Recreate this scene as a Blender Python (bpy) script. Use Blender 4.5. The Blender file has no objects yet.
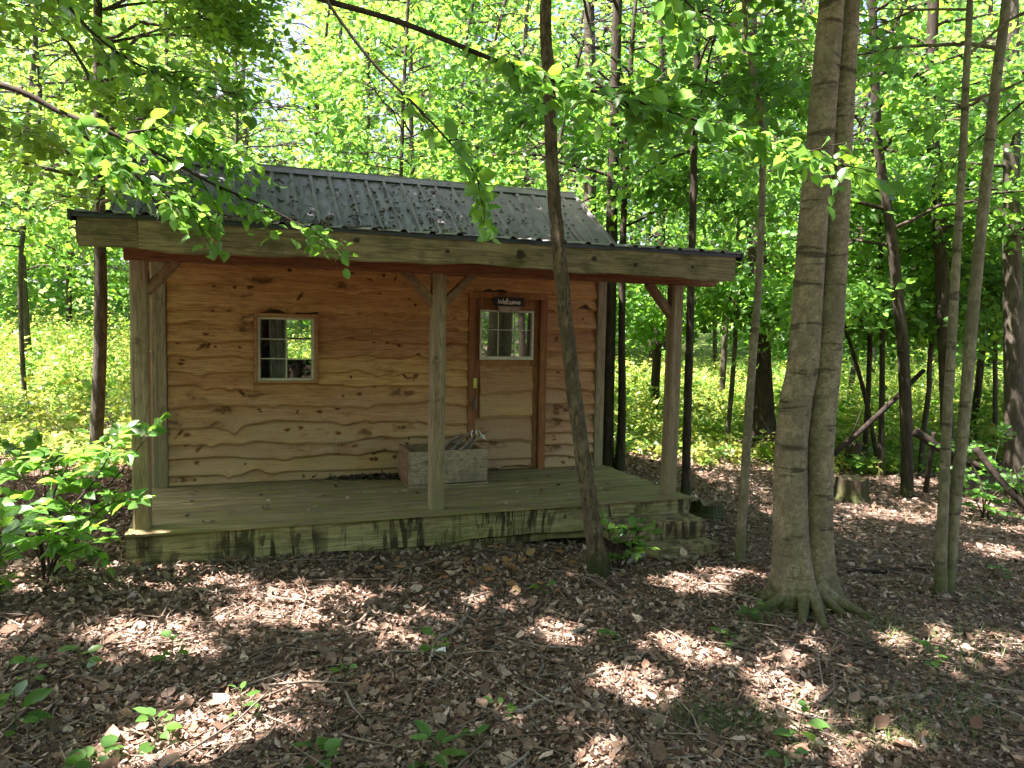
import bpy, math, random
import numpy as np
R = math.radians
rng = np.random.default_rng(7)
random.seed(7)
scene = bpy.context.scene
COL = scene.collection

# ------------------------------------------------------------------ camera model
F, PITCH, ROLL, EYE = 752.4, R(3.712), R(1.014), 1.547
TH, OX, OY = R(20.436), -3.495, 7.289          # cabin heading and its front left corner
CT, ST = math.cos(TH), math.sin(TH)

def ray(px, py):
    dx, dy = px - 512, py - 384
    a = dx*math.cos(ROLL) + dy*math.sin(ROLL); b = -dx*math.sin(ROLL) + dy*math.cos(ROLL)
    up = -b/F; c, s = math.cos(PITCH), math.sin(PITCH)
    return np.array([a/F, c + up*s, up*c - s])

def at(px, py, Y):
    r = ray(px, py); t = Y/r[1]
    return np.array([r[0]*t, Y, EYE + r[2]*t])

def ground_z(x, y):
    x = np.asarray(x, float); y = np.asarray(y, float)
    z = -0.36 - 0.038*np.clip(x, -7, 9)
    z = z + 0.018*np.sin(1.7*x + 0.6)*np.cos(1.3*y) + 0.012*np.sin(3.1*x + 2.2*y)
    d = np.maximum(0, y - 13)
    z = z + 0.05*d + 0.0006*d**2*np.clip(1 - d/200, 0, 1)
    m = np.clip((6.8 - y)/0.8, 0, 1)*np.clip((x + 4)/1, 0, 1)
    return z + 0.0*m

def on_ground(px, py):
    r = ray(px, py); t = 3.0
    for _ in range(40):
        p = np.array([0, 0, EYE]) + r*t
        gz = float(ground_z(p[0], p[1]))
        t = t + 0.7*((gz - EYE)/r[2] - t) if r[2] < -0.01 else t
        t = min(t, 60)
    p = np.array([0, 0, EYE]) + r*t
    return np.array([p[0], p[1], float(ground_z(p[0], p[1]))])

def to_loc(P):
    X, Y = P[..., 0] - OX, P[..., 1] - OY
    return X*CT + Y*ST, -X*ST + Y*CT, P[..., 2]

def to_world(u, v, z):
    return np.array([OX + u*CT - v*ST, OY + u*ST + v*CT, z])

# sun: high, from the left and a little from behind the viewer
SUN_EL, SUN_AZ = R(64), math.atan2(-0.26, -0.966)       # azimuth angle in the x-y plane
S = np.array([math.cos(SUN_EL)*math.cos(SUN_AZ), math.cos(SUN_EL)*math.sin(SUN_AZ), math.sin(SUN_EL)])

# ------------------------------------------------------------------ object helpers
def link(o, parent=None):
    COL.objects.link(o)
    if parent is not None: o.parent = parent
    return o

def tag(o, label=None, cat=None, group=None, kind=None):
    if label: o['label'] = label
    if cat: o['category'] = cat
    if group: o['group'] = group
    if kind: o['kind'] = kind
    return o

def empty(name, loc, rz=0.0):
    o = bpy.data.objects.new(name, None); o.empty_display_size = 0.1
    o.location = tuple(loc); o.rotation_euler = (0, 0, rz)
    return link(o)

class MB:
    """collects vertices and faces for one mesh"""
    def __init__(s): s.v, s.f, s.m, s.n = [], [], [], 0
    def add(s, verts, faces, mat=0):
        verts = np.asarray(verts, float).reshape(-1, 3)
        s.v.append(verts)
        for f in faces: s.f.append([i + s.n for i in f]); s.m.append(mat)
        s.n += len(verts)
    def box(s, u0, u1, v0, v1, z0, z1, mat=0):
        P = [(u0,v0,z0),(u1,v0,z0),(u1,v1,z0),(u0,v1,z0),(u0,v0,z1),(u1,v0,z1),(u1,v1,z1),(u0,v1,z1)]
        s.add(P, [(0,3,2,1),(4,5,6,7),(0,1,5,4),(1,2,6,5),(2,3,7,6),(3,0,4,7)], mat)
    def timber(s, a, b, w, h, jit=0.004, up=(0,0,1), seg=None, ch=0.12, mat=0, live=0.0, slant=0.0):
        """rough sawn bar from a to b, w across and h along `up`, worn edges; live = waney lower edge"""
        a, b = np.array(a, float), np.array(b, float); L = np.linalg.norm(b - a); d = (b - a)/L
        up = np.array(up, float); sd = np.cross(d, up); sd /= np.linalg.norm(sd); up = np.cross(sd, d)
        n = seg or max(2, int(L/0.05))
        c = ch*min(w, h)
        pr = np.array([(-w/2, -h/2+c), (-w/2+c, -h/2), (w/2-c, -h/2), (w/2, -h/2+c), (w/2, h/2-c), (w/2-c, h/2), (-w/2+c, h/2), (-w/2, h/2-c)])
        ph = rng.uniform(0, 6.28, 8)
        V = []
        for i in range(n + 1):
            t = i/n; x = t*L
            q = pr.copy()
            wob = jit*np.array([math.sin(x*3.1+ph[0]) + .6*math.sin(x*8.7+ph[1]), math.sin(x*2.3+ph[2]) + .6*math.sin(x*9.9+ph[3])])
            q = q + wob*0.5 + rng.normal(0, jit*0.25, q.shape)
            if live:
                e = live*(math.sin(x*1.7+ph[4]) + .7*math.sin(x*4.3+ph[5]) + .45*math.sin(x*10.1+ph[6]))
                q[:4, 1] += e*np.array([.8, 1, 1, .8])
            off = np.zeros(8)
            if slant and i == n: off = slant*(q[:, 1]/h)
            P = a + d*x + np.outer(q[:, 0], sd) + np.outer(q[:, 1], up) + np.outer(off, d)
            V.append(P)
        V = np.concatenate(V)
        Fc = [tuple(range(7, -1, -1)), tuple(n*8 + k for k in range(8))]
        for i in range(n):
            for k in range(8):
                k2 = (k + 1) % 8
                Fc.append((i*8+k, i*8+k2, (i+1)*8+k2, (i+1)*8+k))
        s.add(V, Fc, mat)
    def tube(s, pts, rad, seg=8, mat=0, bump=0.0, rib=0.0, flare=None, cap=True):
        pts = np.array(pts, float); rad = np.array(rad, float); n = len(pts)
        tan = np.gradient(pts, axis=0); tan /= np.linalg.norm(tan, axis=1)[:, None] + 1e-9
        ref = np.array([1, 0, 0.]) if abs(tan[0][0]) < .9 else np.array([0, 1, 0.])
        A = np.cross(tan, ref); A /= np.linalg.norm(A, axis=1)[:, None]; B = np.cross(tan, A)
        th = np.linspace(0, 2*np.pi, seg, endpoint=False)
        rr = rad[:, None]*np.ones((n, seg))
        if bump: rr = rr*(1 + rng.normal(0, bump, (n, seg)))
        if rib:
            ph = rng.uniform(0, 6.28)
            k = np.arange(n)[:, None]
            rr = rr*(1 + rib*np.sin(th[None]*7 + ph + .25*np.sin(k*.7)) + rib*np.sin(th[None]*11 + 2*ph + .4*np.sin(k*.5)))
        if flare is not None:      # (n,seg) multiplier
            rr = rr*flare(np.arange(n), th)
        V = pts[:, None] + rr[..., None]*(np.cos(th)[None, :, None]*A[:, None] + np.sin(th)[None, :, None]*B[:, None])
        Fc = []
        for i in range(n - 1):
            for k in range(seg):
                k2 = (k+1) % seg
                Fc.append((i*seg+k, i*seg+k2, (i+1)*seg+k2, (i+1)*seg+k))
        if cap:
            Fc.append(tuple(range(seg-1, -1, -1))); Fc.append(tuple((n-1)*seg+k for k in range(seg)))
        s.add(V.reshape(-1, 3), Fc, mat)
    def build(s, name, mats, parent=None, smooth=False, bevel=0.0, offset=None):
        me = bpy.data.meshes.new(name)
        v = np.concatenate(s.v) if s.v else np.zeros((0, 3))
        if offset is not None: v = v - np.asarray(offset)
        me.from_pydata(v.tolist(), [], s.f)
        if not isinstance(mats, (list, tuple)): mats = [mats]
        for m in mats: me.materials.append(m)
        me.polygons.foreach_set('material_index', s.m)
        if smooth: me.polygons.foreach_set('use_smooth', [True]*len(s.f))
        me.update()
        o = link(bpy.data.objects.new(name, me), parent)
        if bevel:
            b = o.modifiers.new('edge', 'BEVEL'); b.width = bevel; b.segments = 2; b.limit_method = 'ANGLE'
        return o

KITE = (np.array([(0,0,0),(.33,.40,.05),(0,1,-.10),(-.33,.40,.05)]), np.array([(0,1,2),(0,2,3)]))
MID = (np.array([(0,0,0),(.27,.2,.05),(.34,.52,.06),(0,1,-.12),(-.34,.52,.06),(-.27,.2,.05)]), np.array([(0,1,2),(0,2,3),(0,3,4),(0,4,5)]))
OVAL = (np.array([(0,0,0),(0,.33,-.01),(0,.68,-.03),(0,1,-.12),(-.22,.13,.04),(-.33,.42,.06),(-.2,.76,.02),(.22,.13,.04),(.33,.42,.06),(.2,.76,.02)]),
        np.array([(0,1,4),(4,1,5),(1,2,5),(5,2,6),(2,3,6),(0,7,1),(7,8,1),(1,8,2),(8,9,2),(2,9,3)]))
LONG = (OVAL[0]*np.array([.62,1,1]), OVAL[1])
FLAKE = (np.array([(-.16,0,.05),(.16,.02,-.02),(.26,.45,.10),(-.24,.5,-.03),(0,.5,.10),(.02,1.05,.16)]), np.array([(0,1,4),(1,2,4),(2,5,4),(5,3,4),(3,0,4)]))
CURL = (np.array([(-.3,0,.02),(.0,-.05,-.02),(.32,.05,.14),(-.42,.45,.16),(0,.5,-.03),(.4,.42,.05),(-.2,.9,.05),(.05,1.05,.2),(.25,.85,.02)]),
        np.array([(0,1,4),(0,4,3),(1,2,5),(1,5,4),(3,4,7),(3,7,6),(4,5,8),(4,8,7)]))

def norm(a): return a/(np.linalg.norm(a, axis=-1, keepdims=True) + 1e-9)

def leaf_arrays(pos, dr, nr, size, tpl):
    tv, tf = tpl
    dr = norm(dr); sd = norm(np.cross(dr, nr)); up = np.cross(sd, dr)
    size = np.asarray(size)[:, None, None]
    V = pos[:, None] + size*(tv[None, :, 0, None]*sd[:, None] + tv[None, :, 1, None]*dr[:, None] + tv[None, :, 2, None]*up[:, None])
    N, k = len(pos), len(tv)
    Fc = tf[None] + (np.arange(N)*k)[:, None, None]
    return V.reshape(-1, 3), Fc.reshape(-1, 3)

def tri_mesh(name, V, T, mats, parent=None, offset=None, smooth=False, midx=None):
    me = bpy.data.meshes.new(name)
    if offset is not None: V = V - np.asarray(offset)
    me.vertices.add(len(V)); me.vertices.foreach_set('co', np.ascontiguousarray(V, np.float32).ravel())
    me.loops.add(T.size); me.loops.foreach_set('vertex_index', np.ascontiguousarray(T, np.int32).ravel())
    me.polygons.add(len(T)); me.polygons.foreach_set('loop_start', np.arange(0, T.size, 3, dtype=np.int32))
    if not isinstance(mats, (list, tuple)): mats = [mats]
    for m in mats: me.materials.append(m)
    if midx is not None: me.polygons.foreach_set('material_index', np.asarray(midx, np.int32))
    if smooth: me.polygons.foreach_set('use_smooth', np.ones(len(T), bool))
    me.update(); me.validate()
    return link(bpy.data.objects.new(name, me), parent)

# ------------------------------------------------------------------ materials
class NT:
    def __init__(s, name):
        s.mat = bpy.data.materials.new(name); s.mat.use_nodes = True
        s.t = s.mat.node_tree; s.t.nodes.clear()
    def n(s, typ, inputs=None, **kw):
        nd = s.t.nodes.new('ShaderNode' + typ)
        for k, v in kw.items(): setattr(nd, k, v)
        for k, v in (inputs or {}).items():
            sock = nd.inputs[k]
            if isinstance(v, bpy.types.NodeSocket): s.t.links.new(v, sock)
            else: sock.default_value = (tuple(v) + (1,) if isinstance(v, (tuple, list)) and len(v) == 3 and sock.type == 'RGBA' else v)
        return nd
    def math(s, op, a, b=0.5, clamp=False):
        return s.n('Math', {0: a, 1: b}, operation=op, use_clamp=clamp).outputs[0]
    def mix(s, fac, a, b, blend='MIX'):
        nd = s.n('Mix', data_type='RGBA', blend_type=blend)
        for i, v in ((0, fac), (6, a), (7, b)):
            sock = nd.inputs[i]
            if isinstance(v, bpy.types.NodeSocket): s.t.links.new(v, sock)
            elif i == 0: sock.default_value = v
            else: sock.default_value = tuple(v) + (1,)
        return nd.outputs[2]
    def mrange(s, v, a, b, c=0.0, d=1.0, smooth=True):
        return s.n('MapRange', {'Value': v, 'From Min': a, 'From Max': b, 'To Min': c, 'To Max': d}, interpolation_type='SMOOTHSTEP' if smooth else 'LINEAR').outputs[0]
    def coord(s, scale=(1,1,1), which='Object', rnd=0.0):
        c = s.n('TexCoord').outputs[which]
        if rnd:
            g = s.n('NewGeometry').outputs['Random Per Island']
            w = s.n('TexWhiteNoise', {'W': g}, noise_dimensions='1D').outputs['Color']
            w = s.n('VectorMath', {0: w, 3: rnd}, operation='SCALE').outputs[0]
            c = s.n('VectorMath', {0: c, 1: w}, operation='ADD').outputs[0]
        return s.n('Mapping', {'Vector': c, 'Scale': scale}).outputs[0]
    def noise(s, vec, scale=1.0, detail=4, rough=.55, dist=0.0):
        return s.n('TexNoise', {'Vector': vec, 'Scale': scale, 'Detail': detail, 'Roughness': rough, 'Distortion': dist}).outputs['Fac']
    def island(s): return s.n('NewGeometry').outputs['Random Per Island']
    def bump(s, h, strength=.3, dist=.01):
        return s.n('Bump', {'Height': h, 'Strength': strength, 'Distance': dist}).outputs[0]
    def out(s, shader):
        s.n('OutputMaterial', {'Surface': shader}); return s.mat
    def principled(s, color, rough=.8, spec=.3, normal=None, metal=0.0):
        i = {'Base Color': color, 'Roughness': rough, 'Specular IOR Level': spec, 'Metallic': metal}
        if normal is not None: i['Normal'] = normal
        return s.n('BsdfPrincipled', i).outputs[0]
    def z(s):
        return s.n('SeparateXYZ', {0: s.n('TexCoord').outputs['Object']}).outputs[2]

def wood(name, ca, cb, dark, grain=(1.2, 22, 22), knots=0.0, weather=None, wz=(0, 1.4), moss=None, mossz=None, moss_amt=.5, streaks=False, axis='x'):
    m = NT(name)
    g1 = m.noise(m.coord(grain, rnd=7.0), 1.6, 6, .6, .6)
    fine = m.noise(m.coord((grain[0]*2.2, grain[1]*4, grain[2]*4), rnd=7.0), 2.0, 4, .65)
    col = m.mix(m.mrange(g1, .38, .62), ca, cb)
    col = m.mix(m.mrange(fine, .48, .64, 0, .7), col, dark)
    blot = m.noise(m.coord((grain[0]*3, grain[1]*.5, grain[2]*.5), rnd=5.0), 1.3, 6, .7)
    col = m.mix(m.mrange(blot, .52, .68, 0, .55), col, dark)
    w = m.n('TexWhiteNoise', {'W': m.island()}, noise_dimensions='1D').outputs['Value']
    col = m.mix(.8, col, m.n('HueSaturation', {'Hue': m.mrange(w, 0, 1, .485, .512, False), 'Value': m.mrange(w, 0, 1, .72, 1.25, False), 'Color': col}).outputs[0])
    big = m.noise(m.coord((.9, 1.1, 1.6)), 1.7, 5, .6)
    if weather:
        h = m.math('ADD', m.math('SUBTRACT', m.z(), wz[0]), m.math('MULTIPLY', m.math('SUBTRACT', big, .5), 1.6*(wz[1]-wz[0])))
        col = m.mix(m.mrange(h, 0, wz[1]-wz[0], .9, .0), col, weather)
    else:
        col = m.mix(m.mrange(big, .45, .7, 0, .35), col, dark)
    hgt = m.math('ADD', g1, m.math('MULTIPLY', fine, .7))
    if knots:
        vec = m.coord({'x': (2.1, .01, 5.2), 'z': (5.2, 5.2, 2.1)}[axis], rnd=7.0)
        vor = m.n('TexVoronoi', {'Vector': m.n('VectorMath', {0: vec, 1: m.n('TexNoise', {'Vector': m.coord((5,5,9)), 'Scale': 1.4}).outputs['Color']}, operation='ADD').outputs[0], 'Scale': 1.0, 'Randomness': 1.0})
        d, vc = vor.outputs['Distance'], vor.outputs['Color']
        rv = m.n('SeparateColor', {0: vc}).outputs[0]
        rad = m.mrange(rv, 1 - knots, 1, 0.07, .25, False)
        kn = m.math('SUBTRACT', 1.0, m.mrange(m.math('SUBTRACT', d, rad), -.08, .04))
        kn = m.math('MULTIPLY', kn, m.mrange(rv, 1-knots, 1-knots*.85))
        halo = m.math('MULTIPLY', m.math('SUBTRACT', 1.0, m.mrange(m.math('SUBTRACT', d, rad), 0, .2)), m.mrange(rv, 1-knots, 1-knots*.85))
        ring = m.math('SINE', m.math('MULTIPLY', d, 90.0))
        col = m.mix(m.math('MULTIPLY', halo, .6), col, [c*.62 for c in cb])
        col = m.mix(m.math('MULTIPLY', kn, m.mrange(ring, -1, 1, .6, .95)), col, [c*.5 for c in dark])
        hgt = m.math('ADD', hgt, m.math('MULTIPLY', halo, .8))
    if streaks:
        st = m.noise(m.coord((6, 6, .9), rnd=3.0), 1.5, 5, .7, .8)
        st2 = m.noise(m.coord((1.3, 1.3, 1.3)), 1.4, 3)
        col = m.mix(m.math('MULTIPLY', m.mrange(st, .47, .56), m.mrange(st2, .36, .52, 0, .95)), col, [c*.42 for c in dark])
    if moss:
        mn = m.noise(m.coord((1.5, 3, 3)), 2.2, 6, .65)
        mk = m.mrange(mn, 1-moss_amt-.12, 1-moss_amt+.12)
        if mossz: mk = m.math('MULTIPLY', mk, m.mrange(m.z(), mossz[0], mossz[1], 1, .0))
        col = m.mix(m.math('MULTIPLY', mk, .75), col, moss)
    return m.out(m.principled(col, .78, .25, m.bump(hgt, .8, .010)))

def bark(name, ca, cb, band=None, bandscale=(2.5, 2.5, 14), ridge=(26, 26, 5), moss=None, mossz=(0, .4), rough=.9, bstr=.6, patch=None):
    m = NT(name)
    n1 = m.noise(m.coord(ridge), 1.0, 6, .65, .4)
    n2 = m.noise(m.coord((3, 3, 3)), 1.3, 5, .6)
    col = m.mix(m.mrange(n1, .4, .6), ca, cb)
    col = m.mix(m.mrange(n2, .42, .62, 0, .75), col, [c*.5 for c in ca])
    n3 = m.noise(m.coord((ridge[0]*2.6, ridge[1]*2.6, ridge[2]*2.2)), 1.0, 4, .7)
    col = m.mix(m.mrange(n3, .5, .66, 0, .65), col, [c*.5 for c in cb])
    hgt = m.math('ADD', n1, m.math('MULTIPLY', n3, .6))
    if band:
        b = m.noise(m.coord(bandscale), 1.0, 4, .6, .5)
        mk = m.mrange(b, .57, .66)
        col = m.mix(m.math('MULTIPLY', mk, .75), col, band)
        hgt = m.math('SUBTRACT', hgt, m.math('MULTIPLY', mk, .5))
    if patch:
        pn = m.noise(m.coord((4.5, 4.5, 2.4)), 1.6, 6, .7)
        col = m.mix(m.mrange(pn, .56, .66, 0, .55), col, patch)
    if moss:
        h = m.math('ADD', m.z(), m.math('MULTIPLY', m.math('SUBTRACT', m.noise(m.coord((5,5,4)), 1.6, 6, .7), .5), (mossz[1]-mossz[0])*2.2))
        col = m.mix(m.mrange(h, mossz[0], mossz[1], .9, 0), col, moss)
    return m.out(m.principled(col, rough, .2, m.bump(hgt, bstr, .02)))

def leafmat(name, base, trans, tfac=.45, vary=.25, rough=.42, spec=.4):
    m = NT(name)
    w = m.n('TexWhiteNoise', {'W': m.island()}, noise_dimensions='1D')
    wv = w.outputs['Value']; w2 = m.n('SeparateColor', {0: w.outputs['Color']}).outputs[1]
    big = m.noise(m.n('NewGeometry').outputs['Position'], .5, 3)
    val = m.math('ADD', m.mrange(wv, 0, 1, 1-vary, 1+vary, False), m.math('MULTIPLY', m.math('SUBTRACT', big, .5), .8))
    def hs(c): return m.n('HueSaturation', {'Hue': m.mrange(w2, 0, 1, .482, .515, False), 'Saturation': m.mrange(w2, 0, 1, 1.0, .85, False), 'Value': val, 'Color': tuple(c) + (1,)}).outputs[0]
    p = m.principled(hs(base), rough, spec)
    t = m.n('BsdfTranslucent', {'Color': hs(trans)}).outputs[0]
    return m.out(m.n('MixShader', {0: tfac, 1: p, 2: t}).outputs[0])

def islandmat(name, cols, rough=.85, spec=.2, tfac=0.0, bump=False):
    m = NT(name)
    w = m.n('TexWhiteNoise', {'W': m.island()}, noise_dimensions='1D').outputs['Value']
    r = m.n('ValToRGB', {'Fac': w}); r.color_ramp.interpolation = 'LINEAR'
    el = r.color_ramp.elements
    while len(el) < len(cols): el.new(.5)
    for i, c in enumerate(cols): el[i].position = i/(len(cols)-1); el[i].color = tuple(c) + (1,)
    n = m.noise(m.coord((1,1,1)), 60, 3)
    col = m.mix(m.mrange(n, .4, .7, 0, .45), r.outputs[0], (.06, .045, .03))
    p = m.principled(col, rough, spec)
    if tfac: p = m.n('MixShader', {0: tfac, 1: p, 2: m.n('BsdfTranslucent', {'Color': col}).outputs[0]}).outputs[0]
    return m.out(p)

M = {}
M['siding'] = wood('siding wood', (.53,.29,.125), (.43,.215,.085), (.20,.09,.036), (1.0, 14, 16), knots=.62, weather=(.42,.285,.165), wz=(-.3, 1.4))
M['siding_edge'] = wood('bark edge', (.30,.165,.08), (.2,.105,.05), (.09,.045,.025), (4, 20, 20))
M['door'] = wood('door wood', (.47,.26,.11), (.38,.19,.075), (.19,.085,.034), (1.0, 14, 18), knots=.5, weather=(.38,.25,.145), wz=(-.3, 1.5))
M['jamb'] = wood('jamb wood', (.36,.165,.062), (.27,.115,.042), (.13,.055,.022), (18, 18, 1.0), knots=.08, axis='z')
M['beam'] = wood('beam wood', (.30,.15,.065), (.22,.10,.042), (.10,.045,.02), (1.0, 18, 18), knots=.1)
M['post'] = wood('post wood', (.37,.29,.17), (.26,.20,.11), (.11,.08,.042), (17, 17, .9), knots=.3, weather=(.21,.19,.10), wz=(-.2, .7), axis='z')
M['brace'] = wood('brace wood', (.30,.195,.11), (.21,.13,.07), (.13,.075,.04), (9, 9, 6))
M['fascia'] = wood('fascia wood', (.29,.23,.12), (.19,.15,.075), (.065,.05,.024), (1.0, 12, 14), knots=.5, moss=(.06,.062,.018), moss_amt=.42)
M['deck'] = wood('deck wood', (.40,.32,.175), (.24,.195,.10), (.09,.07,.035), (.8, 16, 16), moss=(.20,.185,.06), moss_amt=.5)
M['rim'] = wood('rim wood', (.38,.32,.16), (.26,.22,.10), (.08,.06,.028), (.9, 10, 12), knots=.25, moss=(.16,.16,.045), moss_amt=.4, streaks=True)
M['box'] = wood('weathered plywood', (.43,.35,.235), (.34,.275,.18), (.17,.13,.08), (4, 7, 7), knots=.08)
M['boxside'] = wood('box side wood', (.29,.195,.105), (.22,.145,.075), (.11,.065,.035), (14, 1.2, 14))
M['drift'] = wood('dry branch wood', (.30,.26,.2), (.22,.18,.13), (.1,.08,.06), (3, 3, 3))
M['inner'] = wood('interior wood', (.12,.085,.055), (.09,.062,.038), (.05,.035,.02), (1, 14, 14))

def roofmat():
    m = NT('dark roof metal')
    n = m.noise(m.coord((1.2, 1.2, 1.2)), 2.0, 6, .65)
    f = m.noise(m.coord((9, 2, 2)), 3.0, 5, .7)
    col = m.mix(m.mrange(n, .35, .7), (.105,.10,.106), (.175,.168,.17))
    col = m.mix(m.mrange(f, .6, .75, 0, .5), col, (.15,.145,.125))
    return m.out(m.principled(col, m.mrange(f, .3, .7, .45, .65), .4, m.bump(n, .08, .01), metal=.0))
M['roof'] = roofmat()
def plain(name, c, rough=.6, spec=.4, metal=0.0, var=.25, sc=14):
    m = NT(name)
    n = m.noise(m.coord((1,1,1)), sc, 5, .65)
    col = m.mix(m.mrange(n, .35, .7), [x*(1-var) for x in c], [min(1, x*(1+var)) for x in c])
    return m.out(m.principled(col, rough, spec, m.bump(n, .1, .004), metal))
M['drip'] = plain('black drip edge', (.012,.013,.014), .45, .5)
M['vinyl'] = plain('dirty cream vinyl', (.55,.53,.40), .5, .4, var=.15, sc=30)
M['black'] = plain('black sign paint', (.014,.014,.015), .6)
M['chalk'] = plain('white lettering', (.78,.78,.74), .7, .2, var=.06)
M['latch'] = plain('yellow green tag', (.55,.58,.10), .5)
M['metal'] = plain('dull latch metal', (.16,.15,.14), .4, .5, .8)
M['string'] = plain('brown string', (.12,.08,.05), .8)
M['grey_plank'] = plain('bleached plank', (.36,.31,.24), .8)
M['curtain'] = plain('grey cloth', (.4,.4,.39), .9, .1, var=.2, sc=8)
M['steel'] = plain('galvanised steel', (.3,.3,.29), .35, .5, .8)
def glass():
    m = NT('window glass')
    lw = m.n('LayerWeight', {'Blend': .3}).outputs['Fresnel']
    fac = m.mrange(lw, 0, 1, .05, .9, False)
    d = m.noise(m.coord((2, 2, 2)), 6, 4, .7)
    g = m.n('BsdfGlossy', {'Color': (.95,.97,.95,1), 'Roughness': .015, 'Normal': m.bump(m.noise(m.coord((1,1,1)), 2.5, 2), .015, .05)}).outputs[0]
    t = m.n('BsdfTransparent', {'Color': (.86,.9,.87,1)}).outputs[0]
    dust = m.n('BsdfDiffuse', {'Color': (.4,.4,.36,1)}).outputs[0]
    s1 = m.n('MixShader', {0: m.mrange(d, .55, .8, 0.0, .10), 1: t, 2: dust}).outputs[0]
    return m.out(m.n('MixShader', {0: fac, 1: s1, 2: g}).outputs[0])
M['glass'] = glass()
def mirror_glass():
    m = NT('dark door glass')
    g = m.n('BsdfGlossy', {'Color': (.9,.93,.9,1), 'Roughness': .02}).outputs[0]
    d = m.n('BsdfDiffuse', {'Color': (.05,.05,.04,1)}).outputs[0]
    return m.out(m.n('MixShader', {0: .38, 1: d, 2: g}).outputs[0])
M['door_glass'] = mirror_glass()

M['bark_thin'] = bark('rough ridged bark', (.18,.14,.085), (.06,.045,.027), ridge=(30,30,11), moss=(.035,.045,.012), mossz=(.05,.26), bstr=1.0, patch=(.17,.155,.09))
M['bark_main'] = bark('smooth banded bark', (.31,.26,.165), (.19,.155,.095), band=(.04,.032,.02), bandscale=(2.2,2.2,15), ridge=(26,26,26), moss=(.055,.066,.018), mossz=(-.02,.26), bstr=.7, patch=(.34,.30,.2))
M['bark_twin'] = bark('pale smooth bark', (.29,.255,.165), (.18,.155,.097), band=(.05,.04,.028), bandscale=(3,3,13), ridge=(24,24,12), moss=(.09,.10,.04), mossz=(-.1,.5), bstr=.5, patch=(.24,.225,.15))
M['bark_dark'] = bark('dark furrowed bark', (.075,.06,.042), (.03,.024,.017), ridge=(20,20,4), moss=(.045,.055,.02), mossz=(.0,.3), bstr=.9)
M['bark_mid'] = bark('grey brown bark', (.108,.094,.068), (.05,.044,.033), ridge=(18,18,5), moss=(.06,.07,.025), mossz=(-.1,.3), bstr=.7)
M['deadwood'] = bark('dead wood', (.045,.034,.024), (.022,.017,.012), ridge=(12,12,12), moss=None, bstr=.7)
M['twig'] = bark('twig bark', (.06,.046,.032), (.035,.027,.02), ridge=(20,20,20), bstr=.3)
M['stick'] = bark('bleached stick', (.33,.28,.215), (.2,.16,.115), ridge=(20,20,20), bstr=.4)
M['stump'] = bark('rotten stump wood', (.10,.078,.05), (.05,.038,.025), ridge=(16,16,3), moss=(.05,.065,.02), mossz=(.0,.35), bstr=1.0)
M['cut'] = bark('grey cut wood', (.23,.18,.11), (.14,.11,.07), ridge=(12,12,12), moss=None, bstr=.5)

M['leaf'] = leafmat('leaf green', (.058,.165,.022), (.20,.50,.03), .5)
M['leaf_dark'] = leafmat('leaf deep green', (.045,.14,.02), (.155,.44,.028), .5)
M['leaf_yel'] = leafmat('leaf yellow green', (.095,.195,.024), (.31,.57,.04), .5)
M['leaf_near'] = leafmat('leaf near green', (.07,.19,.025), (.23,.54,.03), .48, .3, .34, .5)
M['weed'] = leafmat('meadow weed', (.25,.31,.055), (.52,.60,.085), .45, .35)
M['grass'] = leafmat('woodland grass', (.09,.14,.035), (.2,.3,.05), .35, .3)
M['litter'] = islandmat('dry fallen leaf', [(.05,.03,.019),(.14,.086,.056),(.28,.19,.135),(.17,.09,.053),(.47,.355,.27),(.065,.04,.025),(.62,.49,.39),(.23,.15,.10),(.095,.058,.037)], tfac=.12)
M['litter_or'] = islandmat('orange fallen leaf', [(.26,.13,.055),(.34,.19,.085),(.2,.11,.05),(.36,.25,.11)], tfac=.15)
M['twiglit'] = islandmat('small dead twig', [(.10,.075,.055),(.2,.16,.12),(.3,.25,.2),(.14,.11,.08)])
M['debris'] = islandmat('roof leaf debris', [(.035,.028,.022),(.06,.045,.032),(.10,.075,.055),(.04,.033,.025)])
M['debris_pale'] = islandmat('pale roof leaf debris', [(.30,.24,.19),(.2,.15,.12),(.38,.30,.24)])

def groundmat():
    m = NT('forest floor soil')
    P = m.n('NewGeometry').outputs['Position']
    n1 = m.noise(P, 3.0, 8, .7); n2 = m.noise(P, 45, 5, .7); n3 = m.noise(P, .6, 4, .6)
    v = m.n('TexVoronoi', {'Vector': P, 'Scale': 26.0}).outputs['Color']
    vv = m.n('SeparateColor', {0: v}).outputs[0]
    col = m.mix(m.mrange(n1, .3, .7), (.075,.052,.036), (.135,.098,.07))
    col = m.mix(m.math('MULTIPLY', m.mrange(vv, .45, 1), .7), col, (.21,.155,.115))
    col = m.mix(m.mrange(n2, .5, .75, 0, .6), col, (.05,.036,.026))
    yy = m.n('SeparateXYZ', {0: P}).outputs[1]
    xx = m.n('SeparateXYZ', {0: P}).outputs[0]
    far = m.math('ADD', yy, m.math('MULTIPLY', m.math('SUBTRACT', n3, .5), 5.0))
    col = m.mix(m.mrange(far, 11.5, 14.5), col, m.mix(n1, (.075,.12,.025), (.12,.18,.04)))
    return m.out(m.principled(col, .95, .1, m.bump(m.math('ADD', n2, vv), .6, .03)))
M['ground'] = groundmat()

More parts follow.
